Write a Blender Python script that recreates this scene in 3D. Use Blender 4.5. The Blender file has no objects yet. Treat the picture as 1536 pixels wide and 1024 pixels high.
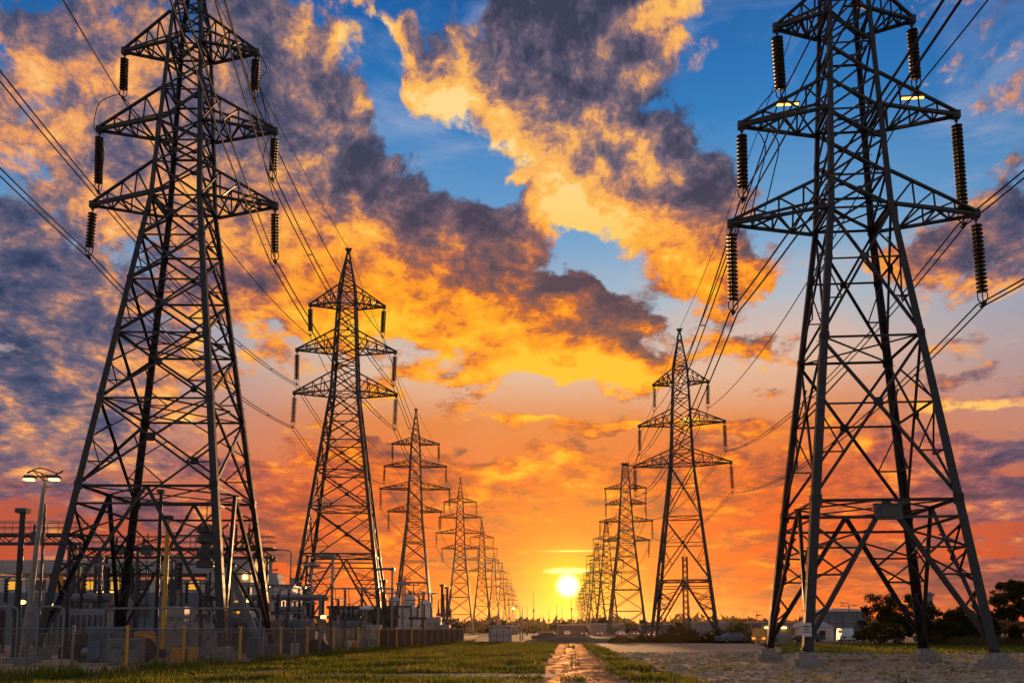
import bpy, bmesh, math, random
import numpy as np
from mathutils import Vector, Matrix
R = math.radians
sc = bpy.context.scene
C = sc.collection
# ------------------------------------------------------------------ camera
cam_d = bpy.data.cameras.new('camera'); cam = bpy.data.objects.new('camera', cam_d); C.objects.link(cam)
cam.location = (0, 0, 2.0); cam.rotation_euler = (R(96), 0, 0)
cam_d.sensor_width = 36; cam_d.lens = 36*1300/1536
cam_d.shift_y = 294/1536; cam_d.clip_start = .3; cam_d.clip_end = 20000
sc.camera = cam
sc.view_settings.view_transform = 'Standard'; sc.view_settings.look = 'None'
sc.view_settings.exposure = 0; sc.view_settings.gamma = 1
SUN_AZ, SUN_EL = 3.69, 2.81
# ------------------------------------------------------------------ sky
def lin(r, g, b):
    f = lambda v: (v/255/12.92 if v/255 <= .04045 else ((v/255+.055)/1.055)**2.4)
    return (f(r), f(g), f(b), 1)

class NT:
    """small helper for wiring node trees"""
    def __init__(s, tree): s.t = tree
    def n(s, kind, **kw):
        nd = s.t.nodes.new(kind)
        for k, v in kw.items(): setattr(nd, k, v)
        return nd
    def put(s, sock, v):
        if isinstance(v, bpy.types.NodeSocket): s.t.links.new(v, sock)
        else: sock.default_value = v
    def m(s, op, *a, clamp=False):
        nd = s.n('ShaderNodeMath', operation=op, use_clamp=clamp)
        for i, v in enumerate(a): s.put(nd.inputs[i], v)
        return nd.outputs[0]
    def vm(s, op, *a):
        nd = s.n('ShaderNodeVectorMath', operation=op)
        for i, v in enumerate(a): s.put(nd.inputs[i], v)
        return nd.outputs['Value'] if op in ('DOT_PRODUCT', 'LENGTH') else nd.outputs[0]
    def xyz(s, x, y, z):
        nd = s.n('ShaderNodeCombineXYZ')
        for i, v in enumerate((x, y, z)): s.put(nd.inputs[i], v)
        return nd.outputs[0]
    def sep(s, v):
        nd = s.n('ShaderNodeSeparateXYZ'); s.put(nd.inputs[0], v); return nd.outputs
    def mix(s, f, a, b, blend='MIX'):
        nd = s.n('ShaderNodeMix', data_type='RGBA', blend_type=blend)
        s.put(nd.inputs[0], f); s.put(nd.inputs[6], a); s.put(nd.inputs[7], b)
        return nd.outputs[2]
    def noise(s, v, scale, detail=6, rough=.55, dist=0, dim='3D', col=False):
        nd = s.n('ShaderNodeTexNoise', noise_dimensions=dim)
        s.put(nd.inputs['Vector'], v); nd.inputs['Scale'].default_value = scale
        nd.inputs['Detail'].default_value = detail; nd.inputs['Roughness'].default_value = rough
        nd.inputs['Distortion'].default_value = dist
        return nd.outputs[1] if col else nd.outputs[0]
    def ramp(s, f, stops, interp='LINEAR'):
        nd = s.n('ShaderNodeValToRGB'); cr = nd.color_ramp; cr.interpolation = interp
        while len(cr.elements) > 1: cr.elements.remove(cr.elements[-1])
        cr.elements[0].position = stops[0][0]; cr.elements[0].color = stops[0][1]
        for p, c in stops[1:]:
            e = cr.elements.new(p); e.color = c
        s.put(nd.inputs[0], f); return nd.outputs[0]
    def rng(s, v, a, b, c=0., d=1., smooth=True):
        nd = s.n('ShaderNodeMapRange', interpolation_type='SMOOTHSTEP' if smooth else 'LINEAR')
        for i, x in enumerate((v, a, b, c, d)): s.put(nd.inputs[i], x)
        return nd.outputs[0]
    def blob(s, v, az, el, ra, re, rot=0):
        mp = s.n('ShaderNodeMapping', vector_type='TEXTURE')
        s.put(mp.inputs[0], v); mp.inputs[1].default_value = (az, el, 0)
        mp.inputs[2].default_value = (0, 0, R(rot)); mp.inputs[3].default_value = (ra, re, 1)
        g = s.n('ShaderNodeTexGradient', gradient_type='SPHERICAL'); s.put(g.inputs[0], mp.outputs[0])
        return g.outputs[1]
    def blobs(s, v, rows):
        tot = None
        for az, el, ra, re, rot, w in rows:
            b = s.blob(v, az, el, ra, re, rot)
            tot = s.m('MULTIPLY', b, w) if tot is None else s.m('MULTIPLY_ADD', b, w, tot)
        return tot

# cloud banks as (azimuth, elevation, radius along, radius across, turn, weight), degrees on the sky
COVER = [
    (-25.7, 31.4, 13.7, 7.8, 0, 1.2), (-15.8, 30.0, 7.3, 7.4, -40, 0.9), (-9.5, 26.9, 8.5, 4.2, -38, 1.15), (-0.4, 22.1, 13.3, 5.7, -22, 1.3),
    (6.0, 19.1, 9.9, 3.7, -18, 1.1), (-15.6, 24.1, 14.1, 6.5, -8, 1.25), (-9.4, 20.2, 14.6, 4.9, -8, 0.9), (-27.7, 26.3, 9.5, 5.2, 0, 0.8),
    (1.5, 35.2, 8.9, 5.7, 0, 1.5), (7.5, 30.8, 11.9, 6.8, -42, 1.45), (12.3, 25.2, 7.5, 4.6, -50, 1.0), (8.5, 35.5, 5.5, 3.6, 0, 0.6),
    (1.5, 29.9, 7.0, 2.6, -52, 0.7), (-6.0, 33.5, 4.6, 2.6, -55, 2.3), (-9.7, 36.6, 3.7, 1.4, -45, 0.8), (10.8, 36.6, 5.0, 1.0, 8, 0.9),
    (-0.4, 28.5, 2.8, 0.6, 4, 0.8), (-29.8, 19.8, 7.9, 5.1, -10, 1.2), (-29.2, 14.3, 10.3, 4.5, 0, 1.1), (-22.7, 17.1, 10.8, 5.1, -10, 0.75),
    (-26.9, 11.1, 9.3, 2.7, 0, 0.6), (-5.7, 14.9, 8.9, 1.7, 0, 0.5), (9.4, 9.2, 9.5, 1.7, 0, 0.6), (-6.6, 9.7, 8.8, 2.2, 0, 0.5),
    (26.2, 8.8, 9.0, 3.2, 0, 0.6), (26.6, 2.8, 9.2, 2.0, 0, 0.8), (-15.1, 6.1, 10.8, 1.7, 0, 0.6), (14.7, 17.8, 5.9, 1.6, -10, 0.5),
    (23.8, 20.8, 4.6, 1.9, 0, 0.4), (25.8, 15.1, 8.8, 1.2, 0, 0.4), (0.1, 26.1, 6.9, 2.3, 0, 0.8), (10.5, 24.2, 5.8, 2.3, -30, 0.6),
    (4.6, 16.5, 8.5, 1.9, 0, 0.9), (30.9, 28.9, 3.8, 2.2, 0, 0.6), (29.0, 22.1, 7.0, 3.9, 0, 0.95), (27.8, 19.0, 5.7, 1.9, 0, 0.5),
    (30.7, 25.6, 4.1, 2.4, 0, 0.6), (28.4, 16.5, 4.6, 1.1, 4, 0.8), (29.2, 12.9, 5.1, 0.8, -3, 0.9), (16.1, 22.5, 4.6, 2.3, -10, 0.5),
    (3.2, 13.8, 8.1, 1.0, -3, 1.0), (0.5, 10.8, 7.6, 1.0, 0, 0.9), (10.7, 13.0, 6.5, 1.0, -4, 0.9), (-15.6, 35.5, 5.3, 4.2, 0, 0.8),
    (-9.2, 11.0, 8.7, 1.1, 0, 0.7), (8.1, 11.0, 7.0, 1.3, -5, 0.7), (16.7, 12.3, 5.4, 2.5, 0, 0.5), (-3.2, 29.7, 5.1, 1.7, -40, -0.8),
    (19.9, 32.2, 7.5, 7.7, 0, -1.0), (24.5, 26.6, 7.7, 4.2, 0, -0.5), (-29.9, 26.3, 3.5, 2.0, -30, -0.6), (5.6, 23.8, 4.5, 1.6, -40, -1.1),
    (-1.8, 28.6, 3.2, 1.3, -20, -0.6), (-8.5, 33.9, 3.2, 3.7, 0, -0.4), (-0.4, 14.8, 9.9, 1.9, 0, -0.5), (21.0, 20.0, 6.4, 2.3, 0, -0.3),
]
LIT = [
    (0.1, 30.4, 10.7, 2.0, -50, 1.0), (4.2, 27.2, 6.0, 3.1, -20, 0.9), (8.8, 25.8, 7.2, 2.7, -20, 0.7), (-16.5, 24.6, 11.9, 3.4, -5, 0.9),
    (-4.0, 19.0, 13.6, 3.1, -12, 1.0), (4.6, 16.0, 8.5, 1.9, 0, 1.0), (-12.9, 35.2, 2.7, 4.3, -10, 0.9), (-6.0, 33.7, 4.6, 3.4, -50, 1.0),
    (-9.7, 36.6, 4.6, 1.9, -45, 0.7), (10.8, 36.5, 5.9, 1.4, 8, 1.0), (-30.0, 28.2, 7.7, 4.9, 0, 0.75), (-24.9, 30.3, 7.7, 5.0, 0, 0.45),
    (-21.9, 34.5, 4.9, 2.2, 0, 0.4), (-27.2, 24.6, 5.1, 2.1, -10, 0.6), (-3.1, 23.9, 5.0, 1.6, -20, 0.7), (3.8, 25.3, 2.7, 3.1, 0, 0.6),
    (2.8, 23.3, 6.9, 2.8, -25, -0.49), (-0.4, 20.9, 6.8, 2.1, -15, -0.17), (-10.3, 22.2, 4.9, 3.6, -30, 0.6), (16.1, 22.5, 4.6, 2.3, -10, 0.4),
    (29.2, 12.9, 5.8, 1.1, -3, 1.2), (-24.9, 16.0, 4.5, 2.3, 0, 0.4), (-18.2, 13.5, 8.1, 3.7, 0, 0.5), (2.3, 13.9, 5.8, 1.1, -3, 0.9),
    (0.5, 10.9, 6.7, 1.1, 0, 0.7), (10.2, 9.2, 8.6, 1.3, 0, 0.4), (-16.3, 18.5, 7.5, 3.2, 0, 0.5), (27.3, 2.4, 8.7, 2.3, 0, -0.49),
    (27.3, 8.3, 7.7, 2.7, 0, -0.35), (-28.1, 7.1, 5.2, 1.9, 0, -0.35), (-15.2, 9.5, 6.2, 1.3, 0, -0.35), (-5.7, 12.3, 8.9, 1.7, 0, -0.28),
    (2.9, 34.6, 9.4, 5.1, 0, -1.1), (12.4, 28.6, 6.2, 4.0, -50, -0.56), (7.6, 33.6, 5.5, 3.4, 0, -0.35), (-8.2, 28.7, 8.6, 3.0, -40, -0.7),
    (0.1, 25.9, 6.0, 1.8, -10, -0.63), (-15.5, 32.5, 3.5, 5.4, 10, -0.42), (-29.8, 19.4, 7.9, 5.1, 0, -0.7), (7.3, 19.9, 8.5, 3.1, -20, -0.63),
    (-29.2, 14.3, 6.9, 3.0, 0, -0.42), (28.7, 21.8, 7.1, 3.2, 0, -0.56), (-29.2, 32.9, 4.3, 1.8, 0, -0.28),
]
def make_sky():
    w = bpy.data.worlds.new('World'); sc.world = w; w.use_nodes = True
    t = w.node_tree; t.nodes.clear(); N = NT(t)
    D = N.vm('NORMALIZE', N.n('ShaderNodeTexCoord').outputs['Generated'])
    dx, dy, dz = N.sep(D)
    az = N.m('MULTIPLY', N.m('ARCTAN2', dx, dy), 180/math.pi)
    el = N.m('MULTIPLY', N.m('ARCSINE', dz), 180/math.pi)
    s = Vector((math.sin(R(SUN_AZ))*math.cos(R(SUN_EL)), math.cos(R(SUN_AZ))*math.cos(R(SUN_EL)), math.sin(R(SUN_EL))))
    cosang = N.vm('DOT_PRODUCT', D, tuple(s))
    ang = N.m('MULTIPLY', N.m('ARCCOSINE', N.m('MINIMUM', cosang, .9999999)), 180/math.pi)
    # ---- clear air
    e = N.m('DIVIDE', el, 45, clamp=True)
    near = N.ramp(e, [(0, lin(244,96,6)), (.06, lin(242,82,6)), (.14, lin(238,80,12)), (.22, lin(230,98,30)), (.30, lin(222,128,66)),
                      (.37, lin(222,184,156)), (.46, lin(168,186,200)), (.56, lin(108,160,204)), (.70, lin(46,124,190)), (.85, lin(14,88,160)), (1, lin(8,62,126))])
    side = N.ramp(e, [(0, lin(226,92,34)), (.07, lin(190,70,42)), (.16, lin(182,80,60)), (.26, lin(190,132,112)), (.36, lin(166,150,158)),
                      (.46, lin(128,160,190)), (.56, lin(80,140,192)), (.70, lin(30,104,172)), (.85, lin(10,78,146)), (1, lin(6,58,116))])
    back = N.ramp(e, [(0, lin(170,144,124)), (.15, lin(168,148,136)), (.4, lin(146,144,154)), (1, lin(96,110,130))])  # unseen sky behind the camera, brightened and warmed to light fronts and ground
    sang = N.m('ABSOLUTE', N.m('SUBTRACT', az, SUN_AZ + 1))
    base = N.mix(N.rng(sang, 12, 30), near, side)
    base = N.mix(N.rng(cosang, .65, -.2), base, back)
    # thin high veil
    vr = N.n('ShaderNodeMapping'); N.put(vr.inputs[0], N.xyz(N.m('DIVIDE', az, 16), N.m('DIVIDE', el, 5.5), 1.3)); vr.inputs[2].default_value = (0, 0, R(14))
    veil = N.noise(vr.outputs[0], 1.0, 7, .62, .8)
    veil = N.m('MULTIPLY', N.rng(veil, .46, .74), N.rng(el, 9, 18, 0, .62))
    base = N.mix(veil, base, N.mix(N.rng(el, 14, 32), lin(226,178,150), lin(176,184,206)))
    # ---- clouds: warped angles, stretched towards the horizon
    ve = N.m('MULTIPLY', N.m('LOGARITHM', N.m('ADD', N.m('MAXIMUM', el, 0), 4), math.e), 3.6)
    ve = N.m('MULTIPLY_ADD', el, .03, ve)
    q = N.xyz(N.m('DIVIDE', az, 9), ve, 3.7)
    wv = N.noise(q, 1.1, 4, .6, col=True)
    wv = N.vm('SUBTRACT', wv, (.5, .5, .5))
    pa = N.vm('ADD', N.xyz(az, el, 0), N.vm('MULTIPLY', wv, (6, 5, 0)))
    # the density is sampled here and again a little nearer the sun
    def density(p_ang, qv):
        d = N.blobs(p_ang, COVER)
        lowb = N.rng(el, 15, 8)
        d = N.m('ADD', N.m('ADD', d, -.16), N.m('MULTIPLY', lowb, .46))
        f1 = N.noise(qv, 1.35, 9, .64, .08)
        f2 = N.noise(qv, 3.9, 7, .64, .1)
        b1 = N.m('ABSOLUTE', N.m('SUBTRACT', N.noise(N.vm('ADD', qv, (9.2, 3.1, 2)), 2.1, 5, .55, .0), .5))
        tot = N.m('ADD', N.m('MULTIPLY', N.m('SUBTRACT', f1, .5), 2.9), N.m('MULTIPLY', N.m('SUBTRACT', f2, .5), 1.5))
        return N.m('ADD', d, N.m('ADD', tot, N.m('MULTIPLY', N.m('SUBTRACT', b1, .09), 1.7)))
    qw = N.vm('ADD', q, N.vm('MULTIPLY', wv, (.35, .35, .35)))
    d0 = density(pa, qw)
    # step towards the sun in angle
    tx = N.m('SUBTRACT', SUN_AZ, az); ty = N.m('SUBTRACT', SUN_EL, el)
    il = N.m('DIVIDE', 1, N.m('MAXIMUM', N.m('SQRT', N.m('ADD', N.m('MULTIPLY', tx, tx), N.m('MULTIPLY', ty, ty))), 1))
    sx = N.m('MULTIPLY', tx, il); sy = N.m('MULTIPLY', ty, il)
    qs = N.vm('ADD', qw, N.xyz(N.m('MULTIPLY', sx, .13), N.m('MULTIPLY', sy, .15), 0))
    ps = N.vm('ADD', pa, N.xyz(N.m('MULTIPLY', sx, 1.6), N.m('MULTIPLY', sy, 1.6), 0))
    d1 = density(ps, qs)
    cover = N.rng(d0, -.02, .45)
    thick = N.rng(d0, .2, 1.9)
    lit = N.m('MULTIPLY', N.m('SUBTRACT', d0, d1), .40)
    lit = N.m('ADD', lit, N.m('MULTIPLY', N.blobs(pa, LIT), .29))
    lit = N.m('SUBTRACT', lit, N.m('MULTIPLY', thick, .16))
    f3 = N.noise(N.vm('ADD', qw, (5.1, 2.2, 0)), 3.0, 9, .68, .1)
    lit = N.m('ADD', lit, N.m('MULTIPLY', N.m('SUBTRACT', f3, .5), 2.0))
    lit = N.m('ADD', lit, N.rng(el, 6, 15, .37, .49), clamp=True)
    def tone(stops): return N.ramp(lit, stops)
    hi = tone([(0, lin(56,60,84)), (.2, lin(84,80,104)), (.36, lin(124,104,116)), (.50, lin(184,132,108)), (.64, lin(244,172,94)), (.82, lin(252,188,90)), (1, lin(255,216,140))])
    mid = tone([(0, lin(76,60,76)), (.2, lin(108,76,80)), (.36, lin(150,88,68)), (.50, lin(208,108,44)), (.64, lin(250,146,26)), (.82, lin(255,170,24)), (1, lin(255,194,44))])
    low = tone([(0, lin(108,48,50)), (.2, lin(150,60,48)), (.38, lin(190,74,38)), (.55, lin(230,98,22)), (.72, lin(254,140,14)), (1, lin(255,192,40))])
    sidec = tone([(0, lin(42,56,90)), (.2, lin(66,74,106)), (.4, lin(104,94,116)), (.56, lin(166,122,112)), (.72, lin(236,154,94)), (1, lin(255,196,116))])
    cl = N.mix(N.rng(el, 30, 21), hi, mid)
    cl = N.mix(N.rng(el, 17, 8.5), cl, low)
    sd = N.mix(N.rng(el, 12, 3), sidec, N.mix(.5, low, sidec))
    cl = N.mix(N.rng(N.m('ABSOLUTE', N.m('SUBTRACT', az, SUN_AZ)), 15, 31), cl, sd)
    cl = N.mix(N.rng(cosang, .6, -.1), cl, N.mix(lit, lin(108,100,106), lin(196,164,146)))
    alpha = N.m('MULTIPLY', cover, N.rng(el, .3, 3, .35, 1.))
    col = N.mix(alpha, base, cl)
    # ---- glow round the sun and the disc itself
    g1 = N.m('POWER', 2.718, N.m('MULTIPLY', N.m('DIVIDE', ang, 4.4), -1))
    g2 = N.m('POWER', 2.718, N.m('MULTIPLY', N.m('POWER', N.m('DIVIDE', ang, 2.0), 2), -1))
    col = N.mix(N.m('MULTIPLY', g1, .92, clamp=True), col, lin(255,168,0))
    col = N.mix(N.m('MULTIPLY', g2, .9, clamp=True), col, (1.05, .70, .0, 1))
    streak = N.m('ADD', N.blob(N.xyz(az, el, 0), SUN_AZ, SUN_EL+.98, 2.3, .34), N.m('MULTIPLY', N.blob(N.xyz(az, el, 0), SUN_AZ+.4, SUN_EL+2.3, 4.2, .16), .5))
    col = N.mix(N.rng(streak, .12, .75), col, (1.5, 1.2, .35, 1))
    disc = N.rng(ang, .95, .28)
    col = N.mix(disc, col, (2.6, 2.4, 1.4, 1))
    col = N.mix(N.rng(el, -.2, -2), col, lin(60,40,30))
    sky = N.n('ShaderNodeTexSky', sky_type='NISHITA'); sky.sun_disc = False
    sky.sun_elevation = R(SUN_EL); sky.sun_rotation = R(SUN_AZ)
    bg1 = N.n('ShaderNodeBackground'); bg1.inputs[1].default_value = 1; N.put(bg1.inputs[0], col)
    bg2 = N.n('ShaderNodeBackground'); bg2.inputs[1].default_value = .006; N.put(bg2.inputs[0], sky.outputs[0])
    add = N.n('ShaderNodeAddShader'); N.put(add.inputs[0], bg1.outputs[0]); N.put(add.inputs[1], bg2.outputs[0])
    N.put(N.n('ShaderNodeOutputWorld').inputs[0], add.outputs[0])
make_sky()
sun_d = bpy.data.lights.new('sun', 'SUN'); sun = bpy.data.objects.new('sun', sun_d); C.objects.link(sun)
sun_d.energy = 5.0; sun_d.angle = R(.6); sun_d.color = (1.0, .50, .19)
sun.rotation_euler = (R(90 - SUN_EL), 0, R(180 - SUN_AZ)); sun.location = (10, 150, 60)
# ------------------------------------------------------------------ helpers
rnd = random.Random(7)
def material(name, c1, c2=None, rough=.6, metal=0., scale=3., detail=6, bump=0., bscale=None, emit=None, spec=.5, rvar=0., rust=None, island=0.):
    m = bpy.data.materials.new(name); m.use_nodes = True
    t = m.node_tree; N = NT(t); b = t.nodes['Principled BSDF']
    co = N.n('ShaderNodeTexCoord').outputs['Object']
    f = N.noise(co, scale, detail, .6)
    ff = N.rng(f, .32, .68)
    col = N.mix(ff, (*c1, 1), (*(c2 or c1), 1))
    if rust:
        rf = N.rng(N.noise(co, rust[1], 7, .7), rust[2], rust[2]+.14)
        col = N.mix(rf, col, (*rust[0], 1))
    if island: col = N.mix(N.rng(N.n('ShaderNodeNewGeometry').outputs['Random Per Island'], 0, 1, 0, island), col, (c1[0]*.25, c1[1]*.25, c1[2]*.25, 1))
    N.put(b.inputs['Base Color'], col)
    b.inputs['Metallic'].default_value = metal
    if rvar: N.put(b.inputs['Roughness'], N.rng(f, .3, .7, rough-rvar, rough+rvar))
    else: b.inputs['Roughness'].default_value = rough
    b.inputs['Specular IOR Level'].default_value = spec
    if bump:
        bn = N.n('ShaderNodeBump'); bn.inputs['Strength'].default_value = bump; bn.inputs['Distance'].default_value = .05
        N.put(bn.inputs['Height'], N.noise(co, bscale or scale*6, 6, .65)); N.put(b.inputs['Normal'], bn.outputs[0])
    if emit:
        b.inputs['Emission Color'].default_value = (*emit[0], 1); b.inputs['Emission Strength'].default_value = emit[1]
    return m
M = {}
M['steel'] = material('weathered_steel', (.034,.038,.045), (.064,.069,.077), .5, .4, 1.3, rvar=.1, rust=((.13,.06,.03), 1.1, .56), island=.55)
M['steel_far'] = material('dark_steel', (.035,.034,.034), (.055,.052,.05), .5, .45, 1.)
M['porcelain'] = material('brown_porcelain', (.024,.021,.021), (.045,.038,.036), .5, 0, 2.)
M['wire'] = material('aluminium_wire', (.045,.045,.047), (.07,.07,.07), .75, 0, 1., spec=.2)
M['concrete'] = material('concrete', (.2,.19,.175), (.32,.3,.27), .85, 0, 4., bump=.5)
M['galv'] = material('galvanised_steel', (.18,.185,.19), (.27,.275,.28), .4, .6, 2.5, rvar=.1)
M['grey'] = material('grey_paint', (.17,.185,.205), (.24,.25,.27), .5, 0, 1.5, rust=((.14,.1,.07), 1.5, .68))
M['darkgrey'] = material('dark_grey_paint', (.05,.055,.065), (.085,.09,.1), .5, .1, 1.5)
M['blue'] = material('blue_grey_cladding', (.10,.155,.21), (.14,.19,.25), .5, .1, .8)
M['white'] = material('off_white_cladding', (.58,.555,.53), (.7,.67,.64), .55, 0, .6)
M['panel'] = material('pale_grey_panel', (.34,.335,.345), (.44,.43,.43), .5, 0, .5)
M['yellow'] = material('yellow_paint_and_sun_tint', (.72,.36,.03), (.8,.44,.05), .45, 0, 6., rust=((.2,.1,.04), 6, .66))
M['orange'] = material('orange_panel', (.75,.3,.03), (.85,.38,.05), .5, 0, 2.)
M['rubber'] = material('black_rubber', (.02,.02,.02), (.035,.035,.035), .8, 0, 3.)
M['glass'] = material('dark_glass', (.03,.035,.04), (.04,.045,.05), .08, 0, 1.)
M['lamp'] = material('lit_lamp', (.9,.6,.2), None, .5, emit=((1, .55, .12), 6))
M['tube'] = material('lit_tube', (.9,.6,.2), None, .5, emit=((1, .42, .06), 5))
M['litwin'] = material('lit_window', (.8,.5,.1), (.9,.6,.2), .3, emit=((1, .45, .03), .75))
M['headlight'] = material('headlight_and_horizon_glow', (.9,.7,.4), None, .3, emit=((1, .30, .04), 1.6))
M['sign'] = material('sign_white', (.6,.6,.58), (.7,.7,.68), .5, 0, 5.)
M['bark'] = material('bark', (.05,.036,.026), (.09,.066,.05), .9, 0, 6., bump=.6)

class MB:
    """collects shapes and links them as one mesh object"""
    def __init__(s): s.v = []; s.f = []
    def add(s, vs, fs):
        o = len(s.v); s.v += [tuple(p) for p in vs]; s.f += [tuple(i+o for i in f) for f in fs]; return s
    def box(s, c, d, rz=0., taper=1.):
        x, y, z = d[0]/2, d[1]/2, d[2]/2; ca, sa = math.cos(rz), math.sin(rz); vs = []
        for k in (-1, 1):
            q = taper if k > 0 else 1
            for i, j in ((-1,-1),(1,-1),(1,1),(-1,1)):
                a, b = i*x*q, j*y*q
                vs.append((c[0]+a*ca-b*sa, c[1]+a*sa+b*ca, c[2]+k*z))
        return s.add(vs, [(3,2,1,0),(4,5,6,7),(0,1,5,4),(1,2,6,5),(2,3,7,6),(3,0,4,7)])
    def bbox(s, c, d, bev=.03, rz=0.):
        """box with bevelled vertical and top edges"""
        x, y, z = d[0]/2, d[1]/2, d[2]/2; ca, sa = math.cos(rz), math.sin(rz)
        rings = []
        for zz, ins in ((-z, 0), (z-bev, 0), (z, bev)):
            r = []
            for i, j, k in ((-1,-1,0),(-1,-1,1),(1,-1,1),(1,-1,0),(1,1,0),(1,1,1),(-1,1,1),(-1,1,0)):
                a = i*(x-ins-(bev if k else 0)); b = j*(y-ins-(0 if k else bev))
                r.append((c[0]+a*ca-b*sa, c[1]+a*sa+b*ca, c[2]+zz))
            rings.append(r)
        fs = []
        for n in range(2):
            for i in range(8): fs.append((n*8+i, n*8+(i+1) % 8, n*8+8+(i+1) % 8, n*8+8+i))
        fs += [tuple(range(7, -1, -1)), tuple(range(16, 24))]
        return s.add([p for r in rings for p in r], fs)
    def frame(s, p, q, up=(0,0,1)):
        d = (Vector(q)-Vector(p)).normalized(); u = d.cross(Vector(up))
        if u.length < 1e-3: u = d.cross(Vector((0,1,0)))
        u.normalize(); return d, u, u.cross(d)
    def bar(s, p, q, w, h=None, up=(0,0,1)):
        h = h or w; p, q = Vector(p), Vector(q); d, u, v = s.frame(p, q, up)
        vs = [e+u*a*w/2+v*b*h/2 for e in (p, q) for a, b in ((-1,-1),(1,-1),(1,1),(-1,1))]
        return s.add(vs, [(0,1,2,3),(7,6,5,4),(0,4,5,1),(1,5,6,2),(2,6,7,3),(3,7,4,0)])
    def angle(s, p, q, u, v, w, t, w2=None):
        """rolled steel angle from p to q, its two plates running along u and v"""
        p, q, u, v = Vector(p), Vector(q), Vector(u), Vector(v); vs = []
        for e, ww in ((p, w), (q, w2 or w)):
            for a, b in ((0,0),(ww,0),(ww,t),(t,t),(t,ww),(0,ww)): vs.append(e+u*a+v*b)
        return s.add(vs, [(0,1,7,6),(1,2,8,7),(2,3,9,8),(3,4,10,9),(4,5,11,10),(5,0,6,11),(0,5,4,3),(3,2,1,0),(6,7,8,9),(9,10,11,6)])
    def brace(s, p, q, out, w, t=.03, off=0.):
        p, q, out = Vector(p), Vector(q), Vector(out).normalized(); d = (q-p).normalized()
        u = d.cross(out).normalized(); p = p-out*off-u*w/2; q = q-out*off-u*w/2
        return s.angle(p, q, u, -out, w, t)
    def tube(s, pts, r, seg=6, r2=None, cap=True):
        pts = [Vector(p) for p in pts]; n = len(pts); o = len(s.v); vs = []; prev = None
        for i, p in enumerate(pts):
            d = (pts[min(i+1, n-1)]-pts[max(i-1, 0)]).normalized()
            if prev is None:
                u = d.cross(Vector((0,0,1)))
                if u.length < 1e-3: u = d.cross(Vector((0,1,0)))
            else: u = prev-d*prev.dot(d)
            u.normalize(); prev = u; v = d.cross(u)
            rr = r if r2 is None else r+(r2-r)*i/max(n-1, 1)
            for k in range(seg):
                a = 2*math.pi*k/seg; vs.append(p+u*math.cos(a)*rr+v*math.sin(a)*rr)
        fs = [(i*seg+k, i*seg+(k+1) % seg, (i+1)*seg+(k+1) % seg, (i+1)*seg+k) for i in range(n-1) for k in range(seg)]
        if cap: fs += [tuple(range(seg-1, -1, -1)), tuple((n-1)*seg+k for k in range(seg))]
        return s.add(vs, fs)
    def lathe(s, prof, seg=12, at=(0,0,0), sx=1., sy=1.):
        vs = [(at[0]+r*sx*math.cos(2*math.pi*k/seg), at[1]+r*sy*math.sin(2*math.pi*k/seg), at[2]+z) for r, z in prof for k in range(seg)]
        n = len(prof)
        fs = [(i*seg+k, i*seg+(k+1) % seg, (i+1)*seg+(k+1) % seg, (i+1)*seg+k) for i in range(n-1) for k in range(seg)]
        fs += [tuple(range(seg-1, -1, -1)), tuple((n-1)*seg+k for k in range(seg))]
        return s.add(vs, fs)
    def build(s, name, mat, parent=None, smooth=False, kind=None):
        me = bpy.data.meshes.new(name); me.from_pydata(s.v, [], s.f); me.update()
        if smooth: me.polygons.foreach_set('use_smooth', [True]*len(me.polygons))
        me.materials.append(M[mat] if isinstance(mat, str) else mat)
        o = bpy.data.objects.new(name, me); C.objects.link(o)
        if parent: o.parent = parent
        if kind: o['kind'] = kind
        return o
def tag(o, label=None, cat=None, group=None):
    if label: o['label'] = label
    if cat: o['category'] = cat
    if group: o['group'] = group
    return o
def thing(name, label, cat, loc=(0,0,0), rz=0., group=None, scale=1.):
    o = bpy.data.objects.new(name, None); C.objects.link(o); o.empty_display_size = .2
    o.location = loc; o.rotation_euler = (0, 0, rz); o.scale = (scale,)*3 if not isinstance(scale, tuple) else scale
    return tag(o, label, cat, group)
KIDS = {}
def freeze(o):
    """remembers the tree below a finished thing so that copies need no search"""
    KIDS[o.name] = [(c, list(c.children)) for c in o.children]; return o
def dup(o, label, loc, rz=0., scale=1., group=None, rot=None):
    r = o.copy(); C.objects.link(r); r.location = loc; r.rotation_euler = rot or (0, 0, rz)
    r.scale = (scale,)*3 if not isinstance(scale, tuple) else scale
    r['label'] = label
    if group: r['group'] = group
    for c, gs in KIDS[o.name]:
        c2 = c.copy(); C.objects.link(c2); c2.parent = r
        for g in gs:
            g2 = g.copy(); C.objects.link(g2); g2.parent = c2
    return r
def numpy_mesh(name, verts, faces, mat, kind=None):
    """verts (n,3), faces (m,k) of one size k"""
    me = bpy.data.meshes.new(name); n, (m, k) = len(verts), faces.shape
    me.vertices.add(n); me.vertices.foreach_set('co', verts.astype(np.float32).ravel())
    me.loops.add(m*k); me.loops.foreach_set('vertex_index', faces.astype(np.int32).ravel())
    me.polygons.add(m); me.polygons.foreach_set('loop_start', np.arange(0, m*k, k, dtype=np.int32)); me.polygons.foreach_set('loop_total', np.full(m, k, dtype=np.int32))
    me.update(calc_edges=True); me.validate(); me.materials.append(M[mat] if isinstance(mat, str) else mat)
    o = bpy.data.objects.new(name, me); C.objects.link(o)
    if kind: o['kind'] = kind
    return o
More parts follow.
